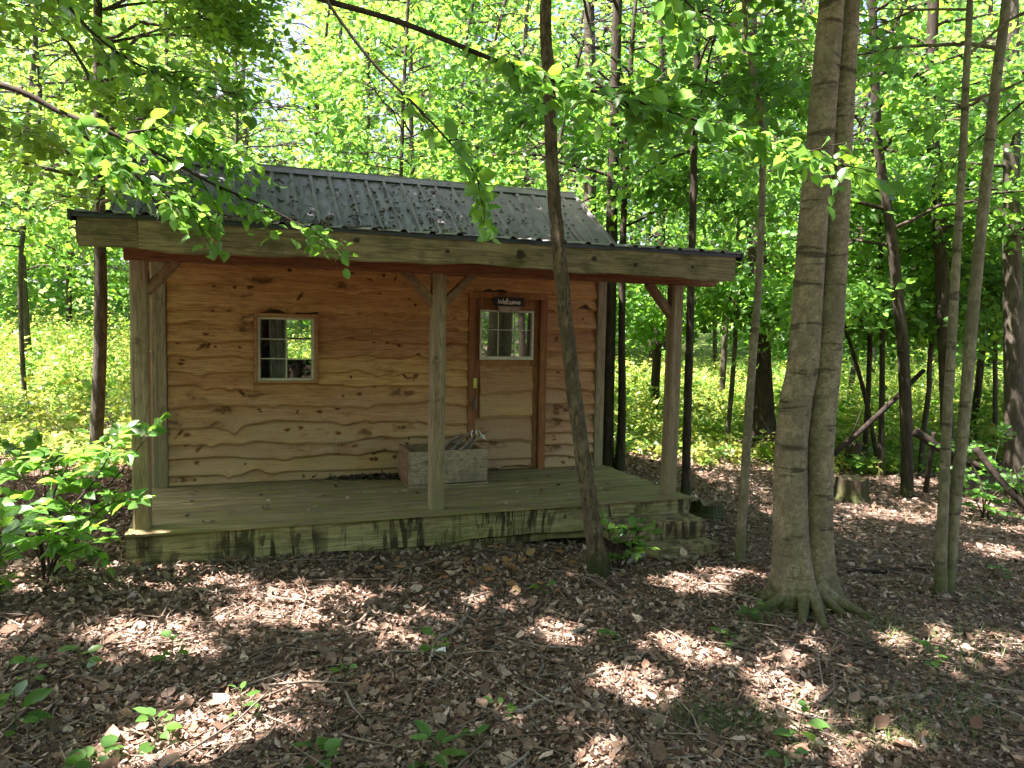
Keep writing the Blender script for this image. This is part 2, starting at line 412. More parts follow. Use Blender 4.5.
# ------------------------------------------------------------------ ground sheet
def make_ground():
    def axis(lo, hi, n, k):
        t = np.linspace(-1, 1, n); s = np.sinh(t*k)/math.sinh(k)
        return np.where(s < 0, -s*lo, s*hi)
    xs = axis(-400, 400, 181, 6.0); ys = axis(-250, 600, 201, 6.2) + 6
    X, Y = np.meshgrid(xs, ys); Z = ground_z(X, Y)
    V = np.stack([X, Y, Z], -1).reshape(-1, 3); nx = len(xs)
    i, j = np.meshgrid(np.arange(len(ys)-1), np.arange(nx-1), indexing='ij')
    a = (i*nx + j).ravel(); T = np.concatenate([np.stack([a, a+1, a+nx+1], 1), np.stack([a, a+nx+1, a+nx], 1)])
    tag(tri_mesh('ground', V, T, M['ground'], smooth=True), kind='structure')
make_ground()

# ------------------------------------------------------------------ gaps cut in the foliage to let sun onto chosen spots
BEAMS = []                        # (point, rx, ry)
def beam_ground(px, py, rx, ry):
    c = on_ground(px, py); ex = on_ground(px + rx, py); ey = on_ground(px, py + ry); ey2 = on_ground(px, py - ry)
    BEAMS.append((c, abs(ex[0]-c[0])*.95 + .09, abs(ey2[1]-ey[1])/2*.95 + .11))
for b in [(285,606,72,20),(160,640,72,17),(372,620,34,9),(402,640,22,9),(235,722,66,24),(150,752,40,12),(640,690,34,20),(608,757,26,12),(702,655,28,11),
          (785,692,28,22),(788,655,18,9),(690,586,40,7),(735,574,28,5),(835,752,60,12),(1003,553,26,7),(560,634,22,7),(900,737,14,8),(1000,520,12,5),(15,640,20,10),
          (665,545,20,6),(890,515,22,5),(960,640,12,5),(655,640,12,5),(900,480,40,4),(300,690,14,8)]:
    beam_ground(*b)
for P, r in ((to_world(4.62,-1.0,0), .14), (to_world(4.4,-.7,0), .10), (to_world(4.75,-1.35,0), .10), (to_world(4.66,-2.3,-.3), .10),
             (to_world(-.2,-1.85,.8), .10), (at(55,500,5.2), .45), (at(120,470,5.3), .3), (at(152,436,5.35), .2), (at(15,520,5.2), .35), (at(165,165,4.65), .34), (at(215,192,4.75), .34), (at(265,208,4.85), .3), (at(320,236,4.9), .22), (at(60,112,4.6), .4), (at(110,140,4.55), .34),
             (at(790,150,4.5), .34), (at(725,130,4.45), .3), (at(850,172,4.6), .25), (at(590,95,4.4), .2), (at(485,200,3.8), .12)):
    BEAMS.append((P, r, r))

def clearing(gx, gy):
    """sunny glade: behind and left of the cabin"""
    w = .8*np.sin(gx*.9) + .6*np.sin(gy*1.3 + 1)
    a = (gy > 11.8 + w*.5 + np.where(gx > 4, (gx-4)*.25, 0)) & (gy < 24) & (gx > -16) & (gx < 9)
    b = (gx < -4.9 + .3*w) & (gy > 8.2 + w*.4) & (gy < 24) & (gx > -16)
    return a | b

def shade_keep(P, r=None):
    """False for leaves that would stand in one of the sun gaps"""
    keep = np.ones(len(P), bool)
    wob = .07*np.stack([np.sin(P[:,0]*4.1 + P[:,1]*2.3), np.sin(P[:,1]*4.7 - P[:,0]*3.1)], 1)
    for c, rx, ry in BEAMS:
        t = (P[:,2] - c[2])/S[2]
        g = P[:, :2] - S[None, :2]*t[:, None] - c[:2] + wob
        g = g*(1 + .18*np.sin(9*np.arctan2(g[:,1], g[:,0]) + c[0]*40))[:,None]
        keep &= ~(((g[:,0]/rx)**2 + (g[:,1]/ry)**2 < 1.0) & (t > .6))
    t = (P[:,2] + .3)/S[2]
    g = P[:, :2] - S[None, :2]*t[:, None]
    cl = clearing(g[:,0], g[:,1]) & (P[:,2] > 2.6)
    keep &= ~(cl & (rng.random(len(P)) < .84))
    keep &= ~((g[:,0] < -1.6) & (g[:,0] > -6) & (g[:,1] > 9.2) & (P[:,2] > 4.6) & (rng.random(len(P)) < .8))
    gl = (g[:,0] > 2.6) & (g[:,1] > 7.6) & (P[:,2] > 4.5) & (np.sin(g[:,0]*2.1)*np.sin(g[:,1]*1.7+.5) > -.8)
    keep &= ~(gl & (rng.random(len(P)) < .88))
    return keep

def sky_gap(P):
    """thin places in the far woods where the sky shows"""
    a = P[:,0]/P[:,1]; e = (P[:,2] - EYE)/P[:,1] + .02*np.sin(P[:,0]*1.7 + P[:,2]*1.3)
    g = ((a > -.40) & (a < -.27) & (e > .26 + .5*np.abs(a+.335))) | ((a > -.20) & (a < -.11) & (e > .22 + .6*np.abs(a+.155)) & (e < .36)) | ((a > .13) & (a < .2) & (e > .10) & (e < .22)) | ((a > .4) & (a < .47) & (e > .2))
    return g & (np.sin(P[:,0]*2.3 + P[:,1])*np.sin(P[:,2]*2.9 - P[:,1]*.7) > -.45)

def off_cabin(P, pad=.12):
    u, v, z = to_loc(P)
    inside = (u > -.6-pad) & (u < 5.5+pad) & (v > -2.4-pad) & (v < 4.1+pad) & (z < 3.75 - .62*np.abs(v-1.83) + .35 + .3*(v < 0) + pad) & (z > -.5)
    porch = (u > -.5-pad) & (u < 5.4+pad) & (v > -2.4-pad) & (v <= 0) & (z < 2.75)
    return ~(inside | porch)

def in_view(P, margin=40):
    d = P - np.array([0, 0, EYE])
    c, s = math.cos(PITCH), math.sin(PITCH)
    dep = d[:,1]*c - d[:,2]*s; up = d[:,2]*c + d[:,1]*s
    return (dep > .3) & (np.abs(F*d[:,0]/np.maximum(dep, .1)) < 512 + margin) & (np.abs(F*up/np.maximum(dep, .1)) < 384 + margin)

# ------------------------------------------------------------------ leaves on sprays
def sprays(C, A, nleaf, length, size, tilt=.38, flat=.25, side=.75, jit=0.0):
    """C (n,3) spray bases, A (n,3) spray axes; returns leaf pos, dir, normal, size"""
    n = len(C); A = norm(A)
    up = np.zeros((n,3)); up[:,2] = 1
    Sd = norm(np.cross(A, up) + 1e-6); Up = norm(np.cross(Sd, A) + rng.normal(0, flat, (n,3)))
    t = np.linspace(.08, 1, nleaf)[None, :] + rng.uniform(-.05, .05, (n, nleaf))
    sg = np.where(np.arange(nleaf) % 2 == 0, 1., -1.)[None]*np.ones((n, 1)); sg[:, -1] = 0
    L = rng.uniform(.7, 1.3, (n,1))*length
    pos = C[:,None] + A[:,None]*(t*L)[...,None] + np.array([0,0,-1.])*(.22*L*t**2)[...,None] + rng.normal(0, jit*length, (n,nleaf,3))
    dr = A[:,None]*.65 + Sd[:,None]*(sg*side)[...,None] + rng.normal(0, .22 + jit*3, (n,nleaf,3)); dr[...,2] -= .18
    nr = Up[:,None] + rng.normal(0, tilt, (n,nleaf,3))
    sz = size*rng.uniform(.6, 1.25, (n,nleaf))*(1 - .25*t)
    return pos.reshape(-1,3), dr.reshape(-1,3), nr.reshape(-1,3), sz.ravel()

def bez(a, b, c, n):
    t = np.linspace(0, 1, n)[:,None]
    return (1-t)**2*a + 2*t*(1-t)*b + t**2*c

def smooth_path(P, n):
    P = np.asarray(P, float); k = len(P)
    if k < 3:
        return P[0] + np.linspace(0,1,n)[:,None]*(P[-1]-P[0])
    t = np.linspace(0, k-1, n); i = np.clip(t.astype(int), 0, k-2); u = (t - i)[:,None]
    g = lambda j: P[np.clip(j, 0, k-1)]
    p0, p1, p2, p3 = g(i-1), g(i), g(i+1), g(i+2)
    return .5*((2*p1) + (-p0+p2)*u + (2*p0-5*p1+4*p2-p3)*u**2 + (-p0+3*p1-3*p2+p3)*u**3)

def limb_system(wood_mb, path, rad, z0, z1, reach, nlimb, nspray, droop=.25, az=None, rise=.35, mat=0, dens=1.0):
    """limbs from a trunk path; returns spray bases and axes"""
    C, A = [], []
    zs = path[:,2]
    for k in range(nlimb):
        h = z0 + (z1-z0)*((k + rng.uniform(0,1))/nlimb)
        i = int(np.clip(np.searchsorted(zs, h), 1, len(zs)-1)); f = (h - zs[i-1])/max(1e-6, zs[i]-zs[i-1])
        p = path[i-1]*(1-f) + path[i]*f
        r0 = min(rad[i]*.5, .03)
        a = rng.uniform(0, 2*np.pi) if az is None else rng.uniform(*az)
        prof = (1 - .55*(h - z0)/max(.1, z1 - z0))
        L = reach*rng.uniform(.65, 1.1)*prof
        e = p + np.array([math.cos(a)*L, math.sin(a)*L, L*(rise*rng.uniform(.2, 1.3) - droop)])
        mid = p + (e-p)*.5 + np.array([0,0,L*.18])
        pts = bez(p, mid, e, 9); pts[1:] += rng.normal(0, L*.012, (8,3))
        wood_mb.tube(pts, np.linspace(r0, .004, 9), 5, mat, cap=False)
        ns = max(3, int(nspray*dens*L/reach))
        for q in range(ns):
            t = rng.uniform(.22, 1.0)**.8
            b = pts[min(8, int(t*8))]
            d = (e-p)/L; sd = np.array([-d[1], d[0], 0])
            s_ = rng.choice([-1, 1]); off = rng.uniform(.05, .55)*L*.55*(1.15-t*.5)
            tw = d*rng.uniform(.2,.7) + sd*s_*rng.uniform(.3,1) + np.array([0,0,rng.normal(.0,.22)])
            tw = tw/np.linalg.norm(tw)
            tip = b + tw*off
            if off > .25: wood_mb.tube(np.array([b, (b+tip)/2 + np.array([0,0,off*.06]), tip]), [.006,.004,.003], 3, mat, cap=False)
            C.append(tip); A.append(tw*.7 + d*.5 + np.array([0,0,rng.normal(-.12,.15)]))
    return np.array(C), np.array(A)

def leaves_obj(name, C, A, nleaf, length, size, mat, parent, offset, tpl=MID, tilt=.4, cull=True, extra=None):
    pos, dr, nr, sz = sprays(C, A, nleaf, length, size, tilt, jit=.11)
    k = off_cabin(pos)
    if cull: k &= shade_keep(pos)
    k &= ~((pos[:,1] > 7) & (pos[:,2] > EYE + .3 + .46*pos[:,1]) & (rng.random(len(pos)) < .75))
    if extra is not None: k &= extra(pos)
    V, T = leaf_arrays(pos[k], dr[k], nr[k], sz[k], tpl)
    return tri_mesh(name, V, T, mat, parent, offset)

# ------------------------------------------------------------------ CABIN
cab = empty('cabin', (OX, OY, 0), TH)
tag(cab, 'small wooden cabin of wavy edged planks with dark metal roof and covered porch', 'cabin')
L = 4.88
def plank(mb, u0, u1, zb, zt, y0=-.004, y1=None, amp=None, seed=None, bumps=6):
    y1 = -.056 if y1 is None else y1
    n = max(4, int((u1-u0)/.022)); us = np.linspace(u0, u1, n+1)
    ph = rng.uniform(0, 6.28, 5)
    if amp is None: amp = rng.uniform(.006, .023)
    e = amp*(np.sin(us*2.1+ph[0]) + .7*np.sin(us*4.7+ph[1]) + .35*np.sin(us*11+ph[2]) + .18*np.sin(us*23+ph[3]))
    for _ in range(rng.poisson(bumps*(u1-u0)/2)):
        c = rng.uniform(u0, u1); w = rng.uniform(.03,.16); e -= rng.choice([1,-.9])*rng.uniform(.010,.036)*np.exp(-((us-c)/w)**2)*(1 + .4*np.sin((us-c)/w*2.5))
    if zb <= .001: e = np.maximum(e, 0)*0
    bot = zb + e
    prof = [(1.0, y0), (.7, y0*.7+y1*.3), (.4, y0*.38+y1*.62), (.22, y1*.92), (.10, y1), (0.0, y1*.66)]
    V = []
    for (f, y) in prof:
        zz = bot + (zt - bot)*f
        V.append(np.stack([us, y + .0015*np.sin(us*7+ph[4]) + rng.normal(0,.0006,n+1), zz], 1))
    V.append(np.stack([us, np.full(n+1, y0*.5), bot + .006], 1))
    V = np.concatenate(V); m = n+1
    for r in range(6):
        f = [(r*m+i, (r+1)*m+i, (r+1)*m+i+1, r*m+i+1) for i in range(n)]
        if r == 0: mb.add(V, f, 0)
        else:
            base = mb.n - len(V)
            for q in f: mb.f.append([i+base for i in q]); mb.m.append(1 if r >= 5 else 0)
    base = mb.n - len(V)
    for i in (0, n):
        mb.f.append([base + r*m + i for r in (range(7) if i == 0 else range(6,-1,-1))]); mb.m.append(0)

front = MB()
lb = [0,.085,.255,.40,.585,.775,.975,1.125,1.265,1.435,1.58,1.735,1.99,2.17,2.42]       # bottoms of the courses
WIN = (.932, 1.568, 1.0, 1.728); DOOR = (3.185, 4.135, 2.03)
def courses(mb, u0, u1, bounds, clip=None):
    for i in range(len(bounds)-1):
        plank(mb, u0, u1, bounds[i], bounds[i+1] + .045)
for i in range(len(lb)-1):
    zb, zt = lb[i], lb[i+1] + .05
    segs = [(.14, DOOR[0])] if zb < DOOR[2]-.1 else [(.14, L-.12)]
    if zb < DOOR[2]-.1:
        pass
    for (a, b) in segs:
        if zb + .12 > WIN[2] and zb < WIN[3] - .06 and a < WIN[0]:
            plank(front, a, WIN[0], zb, min(zt, 2.45)); plank(front, WIN[1], b, zb, min(zt, 2.45))
        else: plank(front, a, b, zb, min(zt, 2.45))
rb = [0,.12,.27,.42,.58,.75,.93,1.14,1.36,1.6,1.83,2.0]
for i in range(len(rb)-1):
    plank(front, DOOR[1], L-.12, rb[i], rb[i+1]+.045, amp=.02, bumps=6)
def surf_y(z, zb, zt, y0=-.004, y1=-.056):
    f = (z - zb)/(zt - zb)
    return np.interp(f, [0, .10, .22, .4, .7, 1.0], [y1*.66, y1, y1*.92, y0*.38+y1*.62, y0*.7+y1*.3, y0])
def add_knot(mb, u, z, a, b, rot, ysurf, mat):
    th = np.linspace(0, 2*np.pi, 14, endpoint=False)
    for k_, (sc, m_, dy) in enumerate(((1.0, mat, .0016), (.62, mat+1, .0024))):
        w = 1 + .14*np.sin(th*3 + u*50) + .08*np.sin(th*5 + z*90)
        du = sc*w*a*np.cos(th); dz = sc*w*b*np.sin(th)
        uu = u + du*math.cos(rot) - dz*math.sin(rot); zz = z + du*math.sin(rot) + dz*math.cos(rot)
        yy = ysurf(zz) - dy
        c = [u, float(ysurf(np.array([z]))[0]) - dy - .001, z]
        P = np.concatenate([np.stack([uu, yy, zz], 1), [c]])
        mb.add(P, [(i, (i+1) % 14, 14) for i in range(14)], m_)
kr = np.random.default_rng(31)
def knot_row(mb, u0, u1, zb, zt, n, mat, big=False):
    for _ in range(n):
        u = kr.uniform(u0+.07, u1-.07); z = zb + (zt-zb)*kr.uniform(.34, .82)
        if WIN[0]-.1 < u < WIN[1]+.1 and WIN[2]-.12 < z < WIN[3]+.06: continue
        if kr.random() < .14: a, b, rot = kr.uniform(.04,.10), kr.uniform(.014,.026), kr.uniform(.6,1.25)*kr.choice([1,1,1,-1])
        else: a, b, rot = kr.uniform(.014,.042), kr.uniform(.010,.026), kr.uniform(-.3,.3)
        b = min(b, (zt-zb)*.18)
        if a > .04: z = zb + (zt-zb)*.55
        a = min(a, (zt-zb)*.36) if abs(rot) > .4 else a
        add_knot(mb, u, z, a, b, rot, lambda q, zb=zb, zt=zt: surf_y(q, zb, zt), mat)
for i in range(len(lb)-1):
    knot_row(front, .16, DOOR[0]-.04, lb[i], min(lb[i+1]+.05, 2.45), 8, 2)
for i in range(len(rb)-1):
    knot_row(front, DOOR[1]+.02, L-.14, rb[i], rb[i+1]+.045, 2, 2)
M['knot'] = wood('knot halo wood', (.40,.19,.068), (.30,.13,.048), (.16,.07,.027), (12, 12, 12))
M['knot_core'] = wood('knot core wood', (.16,.065,.028), (.10,.042,.018), (.05,.02,.01), (14, 14, 14))
front.build('front_wall', [M['siding'], M['siding_edge'], M['knot'], M['knot_core']], cab)
# sheathing behind the planks, with openings for window and door
sh = MB()
def sheet_with_holes(mb, u0, u1, z0, z1, v0, v1, hs):
    us = sorted({u0, u1, *[h[0] for h in hs], *[h[1] for h in hs]}); zs = sorted({z0, z1, *[h[2] for h in hs], *[h[3] for h in hs]})
    for a, b in zip(us, us[1:]):
        for c, d in zip(zs, zs[1:]):
            mu, mz = (a+b)/2, (c+d)/2
            if any(h[0] < mu < h[1] and h[2] < mz < h[3] for h in hs): continue
            mb.box(a, b, v0, v1, c, d)
sheet_with_holes(sh, 0, L, 0, 2.40, .0, .09, [(.97,1.53,1.04,1.69),(3.32,3.96,1.27,1.82)])
sh.build('front_framing', M['inner'], cab)
bk = MB(); sheet_with_holes(bk, 0, L, -.1, 2.40, 3.57, 3.66, [(1.47,1.93,1.12,1.76)]); bk.build('back_wall', M['inner'], cab)
for u0, u1 in ((0, .09), (L-.09, L)):
    w = MB()
    w.box(u0, u1, .09, 3.57, -.1, 2.40)
    V = [(u0,0,2.40),(u0,3.66,2.40),(u0,1.83,3.5),(u1,0,2.40),(u1,3.66,2.40),(u1,1.83,3.5)]
    w.add(V, [(0,2,1),(3,4,5),(0,3,5,2),(1,2,5,4),(0,1,4,3)])
    ue = u0 if u0 < 1 else u1
    w.build('side_wall', M['inner'], cab)
    sd = MB()
    for i in range(14):     # side siding courses, seen edge on
        z0 = i*.19; half = 3.66 if z0 < 2.35 else max(.2, 3.66*(1-(z0-2.35)/1.15))
        v0 = (3.66-half)/2
        x0, x1 = (ue-.028, ue-.002) if ue < 1 else (ue+.002, ue+.028)
        sd.box(x0, x1, v0+.01, v0+half-.01, z0, z0+.185)
    sd.build('side_siding', M['siding'], cab, bevel=.004)
fl = MB(); fl.box(.09, L-.09, .09, 3.57, -.12, -.01); fl.build('floor', M['inner'], cab)
back = MB(); back.box(.09, L-.09, .1, 3.56, 2.36, 2.39); back.build('loft_floor', M['inner'], cab)
bw = MB()                                  # back window
for a, b, c, d in ((1.45,1.95,1.09,1.13),(1.45,1.95,1.75,1.79),(1.45,1.49,1.13,1.75),(1.91,1.95,1.13,1.75),(1.49,1.91,1.43,1.455)):
    bw.box(a, b, 3.54, 3.60, c, d)
bw.build('back_window_frame', M['vinyl'], cab)
ct = MB()
us = np.linspace(1.08, 1.262, 70); V = []
for zz in (.85, 1.95): V.append(np.stack([us + (.03 if zz < 1 else 0), .20 + .022*np.sin(us*85), np.full(70, zz)], 1))
ct.add(np.concatenate(V), [(i, i+1, 70+i+1, 70+i) for i in range(69)])
tag(ct.build('curtain', M['curtain'], None), None)
bpy.data.objects['curtain'].parent = cab
# corner boards
for a, b in ((.0, .135), (L-.115, L)):
    c = MB(); c.timber(((a+b)/2, -.034, .0), ((a+b)/2, -.034, 2.40), b-a, .066, .002, up=(0,1,0)); c.build('corner_board', M['post'], cab)
# window
wf = MB()
for a, b, c, d in ((WIN[0]+.003, .968, WIN[2]+.02, WIN[3]-.003),(1.532, WIN[1]-.003, WIN[2]+.02, WIN[3]-.003),(.970,1.530,1.692,WIN[3]-.003),(.970,1.530,WIN[2]+.02,1.038)):
    wf.box(a, b, -.068, .02, c, d)
wob = wf.build('window', M['door'], cab, bevel=.003)
fr = MB()
for a, b, c, d in ((.970,.998,1.04,1.69),(1.502,1.530,1.04,1.69),(.998,1.502,1.04,1.066),(.998,1.502,1.664,1.69)): fr.box(a, b, -.026, .05, c, d)
fr.build('frame', M['vinyl'], wob, bevel=.002)
mu = MB()
mu.box(1.246, 1.258, -.008, .012, 1.066, 1.664)
for zz in (1.265, 1.464): mu.box(.998, 1.246, -.008, .012, zz-.005, zz+.005); mu.box(1.258, 1.502, -.008, .012, zz-.005, zz+.005)
mu.build('muntins', M['vinyl'], wob)
pn = MB(); pn.add([(.998,.022,1.066),(1.502,.022,1.066),(1.502,.022,1.664),(.998,.022,1.664)], [(0,1,2,3)]); pn.build('pane', M['glass'], wob)
# door
dj = MB()
dj.timber((3.225,-.035,.0), (3.225,-.035,1.95), .068, .055, .0015, up=(0,1,0)); dj.timber((4.088,-.035,.0), (4.088,-.035,1.95), .085, .055, .0015, up=(0,1,0))
dj.timber((3.188,-.036,1.99), (4.132,-.036,1.99), .055, .075, .0015)
dj.build('door_frame', M['jamb'], cab)
dr_ = MB()
dr_.box(3.262, 4.042, -.004, .0, .01, 1.95)
db = [0.012,.13,.33,.62,.90,1.20]
for i in range(len(db)-1):
    a = 3.335 if i >= 3 else 3.275
    plank(dr_, a, 3.965, db[i], db[i+1] + (.03 if i < 4 else 0), y0=-.008, y1=-.055, amp=.018)
door = dr_.build('door', [M['door'], M['siding_edge']], cab)
st = MB()
st.box(3.264, 3.33, -.020, -.004, .62, 1.94); st.box(3.970, 4.040, -.020, -.004, .01, 1.94); st.box(3.331, 3.969, -.0195, -.004, 1.84, 1.94); st.box(3.331, 3.969, -.0195, -.004, 1.20, 1.265)
st.build('stiles', M['jamb'], door, bevel=.002)
df = MB()
for a, b, c, d in ((3.322,3.345,1.268,1.825),(3.945,3.968,1.268,1.825),(3.345,3.945,1.268,1.305),(3.345,3.945,1.803,1.825)): df.box(a, b, -.046, .0, c, d)
df.build('window_frame', M['vinyl'], door, bevel=.002)
dm = MB()
for uu in (3.545, 3.745): dm.box(uu-.005, uu+.005, -.022, -.016, 1.305, 1.803)
dm.box(3.345, 3.539, -.022, -.016, 1.60, 1.607); dm.box(3.551, 3.739, -.022, -.016, 1.60, 1.607); dm.box(3.751, 3.945, -.022, -.016, 1.60, 1.607)
dm.build('muntins', M['vinyl'], door)
dp = MB(); dp.add([(3.345,-.014,1.305),(3.945,-.014,1.305),(3.945,-.014,1.803),(3.345,-.014,1.803)], [(0,1,2,3)])
dgo = dp.build('pane', M['door_glass'], door)
lt = MB(); lt.box(3.245, 3.285, -.072, -.064, .95, 1.06); lt.build('latch_tag', M['latch'], door, bevel=.002)
hd = MB(); hd.box(3.252, 3.278, -.075, -.062, .70, .86); hd.tube([(3.265,-.075,.83),(3.265,-.11,.82),(3.265,-.11,.74),(3.265,-.075,.73)], [.008]*4, 6); hd.build('handle', M['metal'], door, bevel=.002)

# deck
dk = MB()
vs = np.linspace(-1.735, -.0, 14)
for i in range(13):
    a, b = vs[i] + .0045, vs[i+1] - .0045
    off = rng.uniform(-.012, .012)
    n = 40; us = np.linspace(-.03 + off*.5, 4.93 + off, n+1)
    zz = .0 + rng.normal(0, .002) + .002*np.sin(us*2+i)
    V = np.concatenate([np.stack([us, np.full(n+1, vv) + .001*np.sin(us*9+i), z_], 1) for vv, z_ in ((a, zz-.03), (a, zz-.004), (a+.006, zz), (b-.006, zz), (b, zz-.004), (b, zz-.03))])
    m_ = n+1; Fc = [(r*m_+j, r*m_+j+1, (r+1)*m_+j+1, (r+1)*m_+j) for r in range(5) for j in range(n)]
    Fc += [tuple(r*m_ for r in range(6)), tuple(r*m_+n for r in range(5,-1,-1))]
    dk.add(V, Fc)
dk.build('porch_deck', M['deck'], cab)
rm = MB()
rm.timber((-.03,-1.775,-.150), (4.94,-1.775,-.140), .055, .25, .004, live=.016, seg=130)
M['rknot'] = wood('mossy knot wood', (.13,.11,.05), (.09,.075,.033), (.04,.032,.015), (12, 12, 12))
for u_, a_, b_ in ((.95,.05,.018),(1.22,.06,.022),(2.2,.028,.024),(3.05,.03,.022),(3.6,.02,.018),(4.3,.03,.02)):
    add_knot(rm, u_, -.13 + kr.uniform(-.02,.02), a_, b_, 1.4 if u_ < 1.5 else .2, lambda q: np.full(np.shape(q), -1.8055), 1)
rmo = rm.build('rim_board', [M['rim'], M['rknot'], M['rknot']], cab)
lip = MB(); lip.timber((-.035,-1.79,-.012), (4.95,-1.79,-.012), .10, .022, .002, seg=90); lip.build('deck_lip', M['deck'], cab)
rl = MB(); rl.timber((1.75,-1.752,-.315), (4.3,-1.752,-.30), .03, .07, .004, live=.012); rl.build('lower_rim_board', M['rim'], cab)
for u in (-.0, 4.90):
    e = MB(); e.timber((u,-1.73,-.13), (u,0,-.13), .045, .19, .003); e.build('side_rim_board', M['rim'], cab)
for u in (.1, 1.7, 3.3, 4.8):
    for v in (-1.5, -.1):
        pr = MB(); pr.box(u-.08, u+.08, v-.08, v+.08, -.75, -.21); pr.build('foundation_pier', M['stump'], cab)
# posts
for u in (.068, 2.416, 4.80):
    p = MB(); p.timber((u,-1.645,.0), (u + (.012 if u > 4 else .0),-1.645,2.062), .125, .125, .003, up=(0,1,0)); p.build('post', M['post'], cab)
bm = MB(); bm.timber((-.03,-1.645,2.115), (5.28,-1.645,2.115), .12, .10, .003, slant=.14); bm.build('porch_beam', M['beam'], cab)
for (u0, z0, u1, z1) in ((2.12,2.07,2.385,1.80),(2.73,2.07,2.455,1.80),(.33,2.07,.115,1.83),(4.50,2.07,4.775,1.76)):
    b_ = MB(); b_.timber((u0,-1.645,z0), (u1,-1.645,z1), .075, .085, .002, up=(0,1,0)); b_.build('knee_brace', M['brace'], cab)
# rafters
for u in np.linspace(.1, 4.75, 8):
    r_ = MB(); r_.timber((u,-2.15,2.225), (u,.3,2.52), .045, .11, .002); r_.build('rafter', M['beam'], cab)
# fascia
fa = MB(); fa.timber((.125,-2.215,2.212), (5.06,-2.215,2.198), .045, .225, .003, live=.011, seg=120); 
for u_, a_, b_ in ((.55,.035,.026),(1.62,.026,.02),(2.33,.022,.018),(2.95,.045,.04),(3.62,.028,.024),(4.02,.028,.024),(4.6,.02,.018),(1.15,.018,.015)):
    add_knot(fa, u_, 2.212 - .014*u_/5 + kr.uniform(-.03,.04), a_, b_, 0.2, lambda q: np.full(np.shape(q), -2.2405), 1)
M['fknot'] = wood('grey knot wood', (.11,.085,.045), (.075,.058,.03), (.03,.024,.012), (12, 12, 12))
M['fknot_core'] = wood('grey knot core', (.05,.036,.02), (.032,.024,.014), (.015,.011,.007), (12, 12, 12))
fa.build('fascia_board', [M['fascia'], M['fknot'], M['fknot_core']], cab)
fb = MB(); fb.timber((-.24,-2.216,2.20), (.122,-2.216,2.205), .045, .205, .002); fbo = fb.build('fascia_end_board', M['fascia'], cab)
fc = MB(); fc.timber((-.243,-2.15,2.20), (-.243,.45,2.53), .04, .15, .002); fc.build('barge_board', M['fascia'], cab)
fc = MB(); fc.timber((5.08,-2.15,2.20), (5.08,.45,2.53), .04, .15, .002); fc.build('barge_board', M['fascia'], cab)
# roofs : ribbed metal
def ribbed(mb, u0, u1, P0, P1, npan, nlen=6, th=.004):
    """P0=(v,z) low edge, P1 high edge"""
    us, hs = [], []
    w = (u1-u0)/npan
    for i in range(npan+1):
        c = u0 + i*w
        for du, h in ((-.032, 0), (-.014, .022), (.014, .022), (.032, 0)):
            if u0 - .001 <= c+du <= u1 + .001: us.append(c+du); hs.append(h)
        if i < npan:
            for k in (.35, .65): us.append(c + w*k); hs.append(.004)
            
    us, hs = np.array(us), np.array(hs); n = len(us)
    dv, dz = P1[0]-P0[0], P1[1]-P0[1]; ln = math.hypot(dv, dz); nv, nz = -dz/ln, dv/ln
    V = []
    for side in (0, 1):
        for k in range(nlen+1):
            t = k/nlen
            h = hs - side*th + .0022*np.sin(us*3 + k*2.1) + .0015*np.sin(us*11+k)
            V.append(np.stack([us, P0[0]+dv*t + nv*h, P0[1]+dz*t + nz*h], 1))
    V = np.concatenate(V); Fc = []
    o = (nlen+1)*n
    for k in range(nlen):
        for i in range(n-1):
            a = k*n+i
            Fc.append((a, a+1, a+n+1, a+n)); Fc.append((o+a, o+a+n, o+a+n+1, o+a+1))
    for i in range(n-1):
        Fc.append((i, o+i, o+i+1, i+1)); a = nlen*n+i; Fc.append((a, a+1, o+a+1, o+a))
    mb.add(V, Fc)
SL = .65; RZ = 3.547
zr = lambda v: RZ - SL*abs(v-1.83)
mr = MB(); ribbed(mr, -.40, 5.29, (.40, zr(.40)), (1.83, RZ), 25); ribbed(mr, -.40, 5.29, (4.05, zr(4.05)), (1.83, RZ), 25)
roof = mr.build('main_roof', M['roof'], cab)
pf = MB(); ribbed(pf, -.27, 5.12, (-2.27, 2.325), (.44, 2.635), 24); pf.build('porch_roof', M['roof'], cab)
pc = MB(); pc.box(-.25, 5.09, -2.0, -1.9, 2.27, 2.275)
V = [(-.25,-2.19,2.305),(5.09,-2.19,2.305),(5.09,.30,2.592),(-.25,.30,2.592)]
V += [(a,b,c-.014) for a,b,c in V]; pc = MB(); pc.add(V, [(0,1,2,3),(7,6,5,4),(0,4,5,1),(1,5,6,2),(2,6,7,3),(3,7,4,0)])
pc.build('porch_ceiling', M['beam'], cab)
dg = MB()
n = 60; us = np.linspace(-.29, 5.135, n+1)
zz = 2.330 + .002*np.sin(us*5)
V = np.concatenate([np.stack([us, np.full(n+1, v_), zz + d_], 1) for v_, d_ in ((-2.20, -.002), (-2.25, -.002), (-2.252, -.036), (-2.246, -.036), (-2.244,-.008), (-2.20,-.008))])
dg.add(V, [(r*(n+1)+j, r*(n+1)+j+1, (r+1)*(n+1)+j+1, (r+1)*(n+1)+j) for r in range(5) for j in range(n)])
dg.build('drip_edge', M['drip'], cab)
for uu in (-.285, 5.125):
    q = MB(); q.timber((uu,-2.26,2.298), (uu,.44,2.612), .02, .075, .001, ch=.05); q.build('rake_trim', M['drip'], cab)
rc = MB()
V = []
us = np.linspace(-.41, 5.30, 50)
